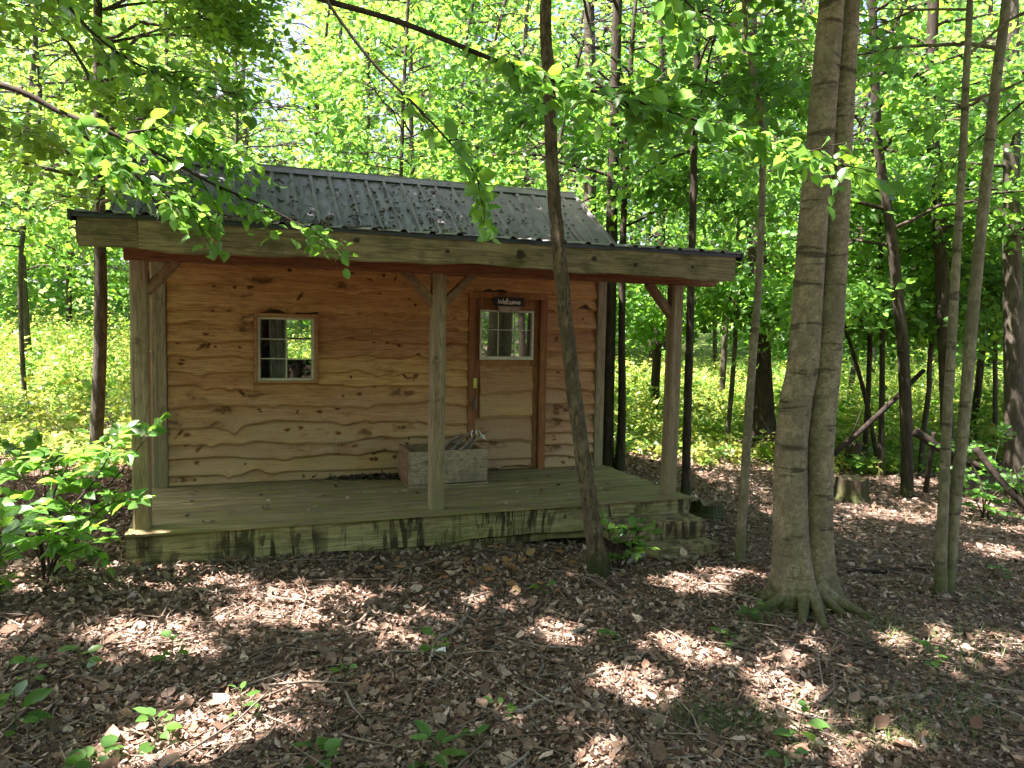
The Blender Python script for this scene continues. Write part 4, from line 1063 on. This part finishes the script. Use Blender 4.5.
# ------------------------------------------------------------------ forest floor litter
def floor_pts(n, x0, x1, y0, y1, pw=1.0):
    y = y0 + (y1-y0)*rng.random(n)**pw
    w = .5 + .74*y
    x = rng.uniform(-1, 1, n)*np.minimum(w, 13)
    u_, v_, _ = to_loc(np.stack([x,y,0*x],1))
    k = ~((u_ > -.02) & (u_ < 4.93) & (v_ > -1.73) & (v_ < 3.7))
    k &= ~((u_ > 3.96) & (u_ < 4.9) & (v_ > -2.15) & (v_ < -1.7)) & ~((u_ > 4.2) & (u_ < 4.87) & (v_ > -2.4) & (v_ < -2.1))
    return x[k], y[k]
def litter():
    x, y = floor_pts(330000, 0,0, 2.3, 14.5, 2.0)
    rel = .5 + .5*np.sin(x*1.3+1)*np.sin(y*1.9) 
    k = rng.random(len(x)) < np.where(x > 2.2, .5, 1.0)*(.75+.25*rel); x, y = x[k], y[k]
    n = len(x); z = ground_z(x,y) + rng.uniform(.0,.028,n)
    a = rng.uniform(0,6.28,n); dr = np.stack([np.cos(a), np.sin(a), rng.normal(0,.35,n)],1); nr = np.array([0,0,1.]) + rng.normal(0,.6,(n,3))
    sz = .0195*rng.lognormal(0,.45,n)*(1 + .09*np.maximum(0,y-4.5)); sz = np.clip(sz, .007, .06)
    bigl = rng.random(n) < .005; sz = np.where(bigl, rng.uniform(.045,.085,n), sz); z = z + np.where(bigl, .015, 0)
    ps = np.stack([x,y,z],1); q = (rng.random(n) < .38) | bigl
    V, T = leaf_arrays(ps[q], dr[q], nr[q], sz[q], CURL)
    V1, T1 = leaf_arrays(ps[~q], dr[~q], nr[~q], sz[~q]*1.35, FLAKE)
    T = np.concatenate([T, T1 + len(V)]); V = np.concatenate([V, V1])
    tag(tri_mesh('fallen_leaves', V, T, M['litter']), 'brown dry leaf litter covering the forest floor', 'leaf litter', kind='stuff')
    # orange leaves by the rim board
    c = on_ground(515, 566); n = 80
    x = c[0] + rng.normal(.0,.5,n); y = c[1] + rng.normal(-.05,.3,n) + .25*(x-c[0])
    u_, v_, _ = to_loc(np.stack([x,y,0*x],1)); k = v_ < -1.85; x, y = x[k], y[k]
    scatter_leaves('orange_leaves', np.stack([x,y,ground_z(x,y)+.035],1), .07, M['litter_or'], 'orange brown fallen leaves below the rim board by the leaning tree', 'leaves')
    # small dead twigs
    x, y = floor_pts(11000, 0,0, 2.4, 13, 1.5); mb_v, mb_t, off = [], [], 0
    n = len(x); a = rng.uniform(0,6.28,n); ln = rng.lognormal(-2.0,.7,n).clip(.05,1.1); z = ground_z(x,y)+rng.uniform(.015,.04,n)
    d = np.stack([np.cos(a),np.sin(a),rng.normal(0,.08,n)],1)
    P0 = np.stack([x,y,z],1); sd = np.stack([-np.sin(a),np.cos(a),0*a],1)
    P1 = P0 + d*(ln*.5)[:,None] + sd*(ln*rng.normal(0,.07,n))[:,None]; P2 = P0 + d*ln[:,None] + sd*(ln*rng.normal(0,.12,n))[:,None]
    r = (.002 + .006*rng.random(n)**2.5)[:,None]; r = np.where((np.arange(n) < 0)[:,None], r, r*np.clip(ln/.25,.6,1.5)[:,None])
    V = []
    for P, f in ((P0,1.),(P1,.85),(P2,.4)):
        V += [P + sd*r*f, P - sd*r*f*.5 + np.array([0,0,.87])*r*f, P - sd*r*f*.5 - np.array([0,0,.87])*r*f]
    V = np.stack(V,1)
    Tm = []
    for s_ in (0,3):
        for k_ in range(3):
            k2 = (k_+1)%3; Tm += [(s_+k_, s_+k2, s_+3+k2),(s_+k_, s_+3+k2, s_+3+k_)]
    T = (np.array(Tm)[None] + (np.arange(n)*9)[:,None,None]).reshape(-1,3)
    tag(tri_mesh('twig_litter', V.reshape(-1,3), T, M['twiglit']), 'small dead twigs scattered over the leaf litter', 'twigs', kind='stuff')
litter()
def grass_patches():
    P = []
    for px, py, rx, ry, n in ((960,650,60,25,260),(720,725,50,14,420),(860,720,60,25,220),(960,715,60,30,320),(765,618,18,10,200),(880,630,40,15,120),(740,640,20,6,60),(990,600,30,10,80),(905,745,40,10,140)):
        for _ in range(n):
            g = on_ground(px + rng.normal(0,rx*.6), py + rng.normal(0,ry*.6)); P.append(g)
    P = np.array(P); n = len(P)
    a = rng.uniform(0,6.28,n); ln = rng.uniform(.05,.15,n)
    d = np.stack([np.cos(a)*.7,np.sin(a)*.7,rng.uniform(.4,1.1,n)],1); d = norm(d); sd = np.stack([-np.sin(a),np.cos(a),0*a],1)
    w = .0028
    V = np.stack([P-sd*w, P+sd*w, P+d*(ln*.55)[:,None]+sd*w*.8, P+d*(ln*.55)[:,None]-sd*w*.8, P + d*ln[:,None]*np.array([1.25,1.25,.75])],1)
    T = (np.array([(0,1,2),(0,2,3),(3,2,4)])[None] + (np.arange(n)*5)[:,None,None]).reshape(-1,3)
    tag(tri_mesh('grass_tufts', V.reshape(-1,3), T, M['grass']), 'sparse short woodland grass on the floor at right', 'grass', kind='stuff')
grass_patches()

# ------------------------------------------------------------------ sticks, logs, stumps
def ground_path(pts, lift=.015, n=None):
    P = np.array([on_ground(*p) for p in pts]); P[:,2] += lift
    return smooth_path(P, n or max(6, len(pts)*6))
def stick(label, pts, w, mat='stick', cat='stick', lift=.02, name='fallen_stick', forks=()):
    P = ground_path(pts, lift); Y = P[:,1].mean()
    r = w*Y/F/2
    mb = MB(); P = P + rng.normal(0,.004,P.shape)
    mb.tube(P, np.linspace(r, r*.5, len(P)), 7, 0, .08)
    for fk in forks:
        Q = ground_path(fk, lift); mb.tube(Q, np.linspace(r*.6, r*.25, len(Q)), 6, 0, .06)
    o = mb.build(name, M[mat], None, smooth=True, offset=P[0]); o.location = tuple(P[0])
    tag(o, label, cat, 'sticks on the forest floor')
stick('straight pale stick on bare ground in front of the porch middle', [(474,592),(466,618),(459,632)], 5)
stick('curved pale stick lying beside a small white scrap', [(459,632),(436,645),(432,660),(424,672),(412,668)], 3.5, lift=.03)
stick('long thin crooked branch reaching toward the leaning tree from bottom centre', [(514,716),(546,702),(572,686),(606,673),(636,664),(652,650)], 5, forks=([(606,673),(622,660),(660,654)],))
stick('thin twig crossing the long crooked branch', [(556,664),(576,686),(596,708),(614,728),(640,750),(652,768)], 3.5, forks=([(596,708),(604,724),(607,738)],))
stick('forked pale driftwood stick at the foot of the steps', [(622,568),(640,560),(656,559),(676,561),(698,560)], 7, lift=.03, forks=([(650,560),(664,556),(668,552)],))
stick('long thin twig parallel to the rim board in deep shade', [(268,584),(300,581),(335,580),(375,584),(412,583)], 3, mat='twig')
stick('short pale chunk of wood left of the leaf covered branch', [(566,640),(577,634),(586,629)], 7)
stick('thick curved stick lying on bare soil at lower right', [(902,701),(915,702),(925,699),(932,692)], 7, forks=())
stick('dark stick end poking in at the bottom edge', [(826,736),(838,750),(852,768)], 8, mat='twig')
stick('long thin twig trailing across soil below the double trunked tree', [(768,650),(800,658),(835,667),(856,672),(872,668)], 3)
stick('thin twig running diagonally over the lower right soil', [(890,704),(915,720),(935,734),(948,742)], 3.5)
stick('twig lying along the near edge of the big sunlit leaf patch', [(286,634),(320,637),(360,636),(415,634)], 3)
stick('dark fallen branch on the litter right of the double trunked tree', [(846,572),(875,574),(905,571),(930,572)], 5, mat='deadwood')
stick('twig with bent end by the right hand seedling', [(962,716),(985,708),(1010,702),(1024,706)], 3.5)
stick('slim twig bowed over litter at lower middle', [(470,640),(490,648),(505,660),(514,668)], 3, mat='twig')

def log(name, label, a, b, w, mat='deadwood', cat='log', stubs=0):
    a, b = np.array(a), np.array(b); P = smooth_path([a, (a+b)/2 + np.array([0,0,-.05]), b], 16)
    mb = MB(); mb.tube(P, np.linspace(w, w*.75, 16), 10, 0, .06, .05)
    for _ in range(stubs):
        p = P[rng.integers(4,14)]; mb.tube([p, p + rng.normal(0,.15,3) + np.array([0,0,.15])], [w*.35, w*.15], 6)
    o = mb.build(name, M[mat], None, smooth=True, offset=a); o.location = tuple(a)
    tag(o, label, cat)
g = on_ground(832, 462); log('slanting_log', 'dark dead log slanting up to the right behind the double trunked tree', at(834,452,11.2) - np.array([.25,0,.25]), at(924,370,11.6), .046, 'deadwood', stubs=2)
log('broken_log', 'broken grey log propped across behind the pale twin stems', at(914,431,9.6), at(988,470,9.2), .06, 'deadwood')
log('fallen_log', 'fallen mossy log sloping down to the right edge', at(975,448,8.9), at(1042,522,8.5), .045, 'deadwood', stubs=2)
log('fallen_branch', 'thin dead branch leaning left of the broken log', at(925,492,9.9), at(934,432,9.8), .035, 'deadwood')
def stump(label, px, py, w, hpx, mat='stump', jag=.03, seg=22):
    g = on_ground(px, py); Y = g[1]; r = w*Y/F/2; h = hpx*Y/F
    t = empty('tree_stump', g); tag(t, label, 'stump')
    th = np.linspace(0, 2*np.pi, seg, endpoint=False); V = []
    prof = 1 + .08*np.sin(th*3+1) + .06*np.sin(th*5+2)
    hs = (0-.08, .05, h*.35, h*.7, h); rs = (1.3, 1.12, 1.03, 1.0, 1.0)
    for z_, q in zip(hs, rs):
        zz = z_ + (rng.normal(0, jag, seg) if z_ == h else 0)
        V.append(np.stack([r*q*prof*np.cos(th), r*q*prof*np.sin(th), np.zeros(seg)+zz],1))
    mb = MB(); mb.add(np.concatenate(V), [(i*seg+k, i*seg+(k+1)%seg, (i+1)*seg+(k+1)%seg, (i+1)*seg+k) for i in range(4) for k in range(seg)])
    mb.build('bark', M[mat], t, smooth=False)
    top = V[-1].copy(); c = np.array([[0,0,h-.04]]); inner = top*np.array([.8,.8,1]) - np.array([0,0,.01])
    m2 = MB(); m2.add(np.concatenate([top, inner, c]), [(k,(k+1)%seg,seg+(k+1)%seg,seg+k) for k in range(seg)] + [(seg+k, seg+(k+1)%seg, 2*seg) for k in range(seg)])
    m2.build('cut_face', M['cut'], t)
stump('low sawn stump on leaf litter right of the double trunked tree', 850, 501, 32, 24, jag=.008)
stump('broken upright stub of trunk in the greenery behind the low stump', 853, 470, 15, 26, jag=.05)
stump('dark rotten stump beside the porch steps and right post', 706, 516, 30, 15, mat='stump', jag=.03)
# white scrap on the ground
g = on_ground(440, 656); mb = MB(); mb.add(np.array([(-.03,-.02,.03),(.0,-.03,.045),(.035,-.015,.03),(.03,.02,.05),(-.005,.03,.035),(-.035,.015,.05)]) , [(0,1,4,5),(1,2,3,4)])
o = mb.build('paper_scrap', M['chalk']); o.location = tuple(g); tag(o, 'tiny crumpled white scrap among brown leaves at the curved stick', 'scrap')

# ------------------------------------------------------------------ overhanging boughs
def bough(label, path, rad, side_sprays, leafk='leaf_near', size=.10, nleaf=10, ln=.35, tpl=OVAL, subs=(), tilt=.35, dens=None):
    P = smooth_path(path, 40); o0 = P[0]
    t = empty('overhanging_branch', o0); tag(t, label, 'branch')
    mb = MB(); mb.tube(P, np.linspace(rad, .004, 40), 7, 0, .04)
    C, A = [], []
    paths = [P] + [smooth_path(s_, 16) for s_ in subs]
    for s_ in paths[1:]: mb.tube(s_, np.linspace(rad*.45, .003, 16), 6)
    for k in range(side_sprays):
        Q = paths[rng.integers(0, len(paths))] if subs else P
        i = int(len(Q)*rng.uniform(dens[0] if dens else .2, .98)); i = min(i, len(Q)-2)
        d = Q[i+1]-Q[i]; d /= np.linalg.norm(d); sd = np.cross(d, (0,0,1)); sd /= np.linalg.norm(sd)+1e-6
        tw = d*.6 + sd*rng.choice([-1,1])*rng.uniform(.3,.9) + np.array([0,0,rng.normal(-.12,.18)]); tw /= np.linalg.norm(tw)
        C.append(Q[i]); A.append(tw); mb.tube([Q[i], Q[i] + tw*ln*.5, Q[i] + tw*ln*.95 + np.array([0,0,-.05*ln])], [.004,.003,.002], 4, cap=False)
    C.append(P[-1]); A.append(P[-1]-P[-3])
    mb.build('wood', M['twig'], t, smooth=True, offset=o0)
    pos, dr, nr, sz = sprays(np.array(C), np.array(A), nleaf, ln, size, tilt, flat=.45, jit=.10)
    k = off_cabin(pos, -.02) 
    V, T = leaf_arrays(pos[k], dr[k], nr[k], sz[k], tpl)
    tri_mesh('leaves', V, T, M[leafk], t, o0)
bough('leafy bough hanging from the left over the left end of the roof', [at(-160,55,4.6), at(0,85,4.6), at(60,112,4.6), at(115,135,4.6), at(165,158,4.7), at(215,185,4.8), at(262,205,4.85), at(320,236,4.9)], .022, 84, size=.105, nleaf=9, ln=.30,
      subs=([at(60,112,4.6), at(100,150,4.5), at(150,185,4.5), at(205,214,4.6)], [at(115,135,4.6), at(170,130,4.7), at(235,150,4.8)]), dens=(.25,))
bough('long bough crossing the top from left to the double trunked tree', [at(240,-30,4.4), at(325,0,4.4), at(400,22,4.4), at(470,50,4.4), at(520,70,4.4), at(590,90,4.4), at(650,105,4.4), at(720,128,4.5), at(780,146,4.5), at(850,168,4.6)], .02, 46, size=.12, nleaf=8, ln=.28, dens=(.3,))
bough('drooping twig with hanging leaves before the roof middle', [at(300,-40,3.8), at(340,20,3.8), at(375,65,3.8), at(420,110,3.8), at(452,145,3.8), at(474,172,3.8), at(482,198,3.8)], .009, 10, size=.095, nleaf=5, ln=.16, dens=(.3,))
bough('dark leafy branch across the upper left corner', [at(20,-60,5.2), at(80,20,5.2), at(130,60,5.3), at(180,80,5.4), at(240,95,5.5)], .014, 26, size=.11, nleaf=9, ln=.32, leafk='leaf_near', dens=(.1,))
bough('leafy branch entering at the upper right corner', [at(1100,60,6.5), at(1040,90,6.5), at(990,130,6.6), at(950,160,6.7)], .014, 14, size=.10, nleaf=9, ln=.32, dens=(.1,))
bough('leaf spray hanging in from the top middle', [at(640,-80,4.2), at(660,-30,4.2), at(690,5,4.2), at(720,22,4.2)], .008, 8, size=.11, nleaf=6, ln=.22, dens=(.3,))

# ------------------------------------------------------------------ shrubs and seedlings
def shrub(name, label, base, stems, leafk, size, nspray, nleaf, ln, tpl=OVAL, cat='shrub', side=.75, tilt=.4):
    g = on_ground(*base); t = empty(name, g); tag(t, label, cat)
    mb = MB(); C, A = [], []
    for pts in stems:
        Pp = [np.array([g[0]+rng.normal(0,.03), g[1]+rng.normal(0,.03), g[2]-.02])] + [at(px,py,g[1]+dy) for px,py,dy in pts]
        P = smooth_path(Pp, 16); mb.tube(P, np.linspace(.010,.003,16), 6)
        for k in range(nspray):
            i = min(14, int(16*rng.uniform(.3,1))); d = P[i+1]-P[i]; d /= np.linalg.norm(d)
            a = rng.uniform(0,6.28); tw = d*.35 + np.array([math.cos(a), math.sin(a), rng.uniform(-.1,.35)]); tw /= np.linalg.norm(tw)
            C.append(P[i]); A.append(tw); mb.tube([P[i], P[i]+tw*ln*.5, P[i]+tw*ln*.9-np.array([0,0,.04*ln])], [.004,.003,.002], 4, cap=False)
        C.append(P[-1]); A.append(P[-1]-P[-3])
    mb.build('stems', M['twig'], t, smooth=True, offset=g)
    pos, dr, nr, sz = sprays(np.array(C), np.array(A), nleaf, ln, size, tilt, side=side)
    pos[:,2] = np.maximum(pos[:,2], ground_z(pos[:,0],pos[:,1])+.03)
    u_, v_, z_ = to_loc(pos); k = ~((u_ > -.02) & (v_ > -1.82) & (z_ < .02) & (u_ < 4.9))
    V, T = leaf_arrays(pos[k], dr[k], nr[k], sz[k], tpl); tri_mesh('leaves', V, T, M[leafk], t, g)
shrub('shrub', 'broad leafed shrub growing against the left end of the porch', (48,580), [[(65,520,0),(95,480,.1),(112,450,.2)],[(50,510,.1),(65,470,.2),(78,455,.2)],[(30,500,.1),(20,470,.2),(5,450,.3)],[(70,540,0),(100,510,.1),(122,500,.1)],[(30,540,-.1),(5,510,-.1),(-20,505,0)],[(60,545,-.1),(78,535,-.15),(92,545,-.2)],[(42,530,.2),(45,490,.3),(40,460,.4)],[(80,520,.2),(122,470,.2),(150,432,.25)],[(40,545,-.2),(42,525,-.2),(62,530,-.25)]], 'leaf_near', .12, 7, 9, .22)
shrub('shrub', 'low broad leafed plant cut off by the left edge', (-12,610), [[(-5,560,0),(0,530,0)],[(-10,570,0),(12,535,.1)],[(-20,560,.1),(-15,520,.1)]], 'leaf_near', .12, 4, 8, .2)
shrub('leafy_sprout', 'dense low leafy sprout between the leaning tree and the steps', (616,572), [[(618,545,0),(630,528,.05)],[(625,550,0),(645,535,.1)],[(612,550,0),(608,530,.05)],[(632,552,-.1),(640,548,-.1)],[(632,540,.1),(644,530,.1)]], 'leaf_near', .085, 4, 6, .13, cat='plant')
shrub('shrub', 'dark spreading understory shrub beside the fallen log at right', (985,520), [[(980,480,0),(960,450,.2)],[(990,480,.1),(1000,440,.2)],[(1000,490,0),(1030,460,.1)],[(990,500,-.2),(1010,480,-.2)],[(975,500,0),(955,480,0)]], 'leaf_dark', .10, 8, 9, .3)
seeds = [((85,672),(80,645),3,'three leaved seedling near the left edge in the litter',.075),((170,664),(172,640),4,'upright seedling on the near rim of the big sunlit leaf patch',.075),((240,716),(240,690),3,'pale narrow leaved sprout standing in the lower left sun patch',.085),
         ((345,682),(345,664),4,'bright clover shaped seedling in shade right of the lower sun patch',.06),((437,656),(436,638),3,'round leaved seedling next to the curved pale stick',.075),((428,764),(436,738),4,'long leaved sprout at the bottom edge left of centre',.11),
         ((316,766),(312,744),5,'low bushy seedling on the bottom edge below the lower sun patch',.085),((478,742),(476,728),4,'small cluster of leaves near the bottom centre',.06),((500,716),(497,702),4,'tiny leafy sprig above the bottom centre cluster',.05),
         ((544,600),(544,582),2,'single bright green seedling below the orange leaves',.075),((800,746),(803,712),4,'sunlit pale seedling at the bottom right of the sun patches',.085),((785,765),(788,748),4,'pale seedling on the bottom edge beside the dark stick',.08),
         ((935,668),(930,645),5,'small dull green seedling on the soil at right',.065),((727,648),(727,630),4,'tiny pale sprout standing on the moss left of the double trunked tree',.06),((1002,578),(1000,566),5,'bright low plant in the sun at the far right',.09),
         ((155,748),(155,715),5,'tall leafy seedling at the lower left near the bottom sun patch',.09),((95,768),(95,752),6,'pale green low plant on the bottom edge at far left',.09),((14,742),(14,690),8,'cluster of deep green leaves at the left edge',.11),
         ((30,690),(34,660),5,'seedling with rounded leaves above the left edge cluster',.08),((610,644),(612,630),4,'flat green leaves beside the pale chunk of wood',.08),((756,625),(752,600),5,'weed tuft at the root of the double trunked tree',.08),((664,532),(664,518),3,'pale green sprig at the front of the upper step',.06)]
for (b, tp, nl, lab, sz_) in seeds:
    g = on_ground(*b); Y = g[1]; top = at(tp[0], tp[1], Y)
    top[2] = max(top[2], g[2]+.05)
    t = empty('seedling', g); tag(t, lab, 'seedling', 'green seedlings on the forest floor')
    P = smooth_path([g - np.array([0,0,.01]), (g+top)/2 + rng.normal(0,.01,3), top], 8)
    mb = MB(); mb.tube(P, np.linspace(.0035,.0018,8), 5)
    n = nl + 4; a = np.linspace(0,6.28,n,endpoint=False) + rng.uniform(-.4,.4,n) + rng.uniform(0,6); tt = np.linspace(.4,1,n)
    base_ = np.array([P[min(7,int(q*7))] for q in tt])
    dr = np.stack([np.cos(a),np.sin(a),rng.uniform(-.1,.35,n)],1)
    pet = base_ + dr*.035
    for q in range(n): mb.tube([base_[q], pet[q]], [.0015,.0012], 3, cap=False)
    mb.build('stem', M['grass'], t, offset=g)
    V, T = leaf_arrays(pet, dr, np.array([0,-.15,1.])+rng.normal(0,.25,(n,3)), sz_*rng.uniform(.55,1.25,n), LONG if 'narrow' in lab or 'long' in lab else OVAL)
    tri_mesh('leaves', V, T, M['leaf_near'], t, g)

# ------------------------------------------------------------------ camera, light, sky, render
cam = bpy.data.cameras.new('camera'); co = link(bpy.data.objects.new('camera', cam))
cam.sensor_width = 36; cam.lens = 36*F/1024; cam.clip_start = .05; cam.clip_end = 2000
from mathutils import Matrix, Vector
co.matrix_world = Matrix.Translation((0,0,EYE)) @ Matrix.Rotation(math.pi/2 - PITCH, 4, 'X') @ Matrix.Rotation(ROLL, 4, 'Z')
scene.camera = co
sl = bpy.data.lights.new('sun', 'SUN'); sl.energy = 5.0; sl.angle = R(.53); sl.color = (1, .96, .90)
so = link(bpy.data.objects.new('sun', sl))
so.rotation_euler = Vector(tuple(S)).to_track_quat('Z', 'Y').to_euler()
w = bpy.data.worlds.new('World'); scene.world = w; w.use_nodes = True
nt = w.node_tree; nt.nodes.clear()
sky = nt.nodes.new('ShaderNodeTexSky'); sky.sky_type = 'NISHITA'; sky.sun_disc = False
sky.sun_elevation = SUN_EL; sky.sun_rotation = math.atan2(S[0], S[1]); sky.dust_density = 4.0; sky.air_density = .8; sky.ozone_density = .4
bg = nt.nodes.new('ShaderNodeBackground'); bg.inputs['Strength'].default_value = .08
ow = nt.nodes.new('ShaderNodeOutputWorld')
nt.links.new(sky.outputs[0], bg.inputs[0]); nt.links.new(bg.outputs[0], ow.inputs[0])
vs_ = scene.view_settings; vs_.view_transform = 'Standard'; vs_.look = 'None'; vs_.gamma = 1; vs_.exposure = 2.95
vs_.use_white_balance = True; vs_.white_balance_temperature = 6700; vs_.white_balance_tint = 23
scene.render.engine = 'CYCLES'
cy = scene.cycles
cy.use_denoising = True; cy.max_bounces = 8; cy.diffuse_bounces = 5; cy.glossy_bounces = 3; cy.transmission_bounces = 4; cy.transparent_max_bounces = 8
cy.sample_clamp_indirect = 8; cy.caustics_reflective = False; cy.caustics_refractive = False
try: cy.denoiser = 'OPENIMAGEDENOISE'
except Exception: pass
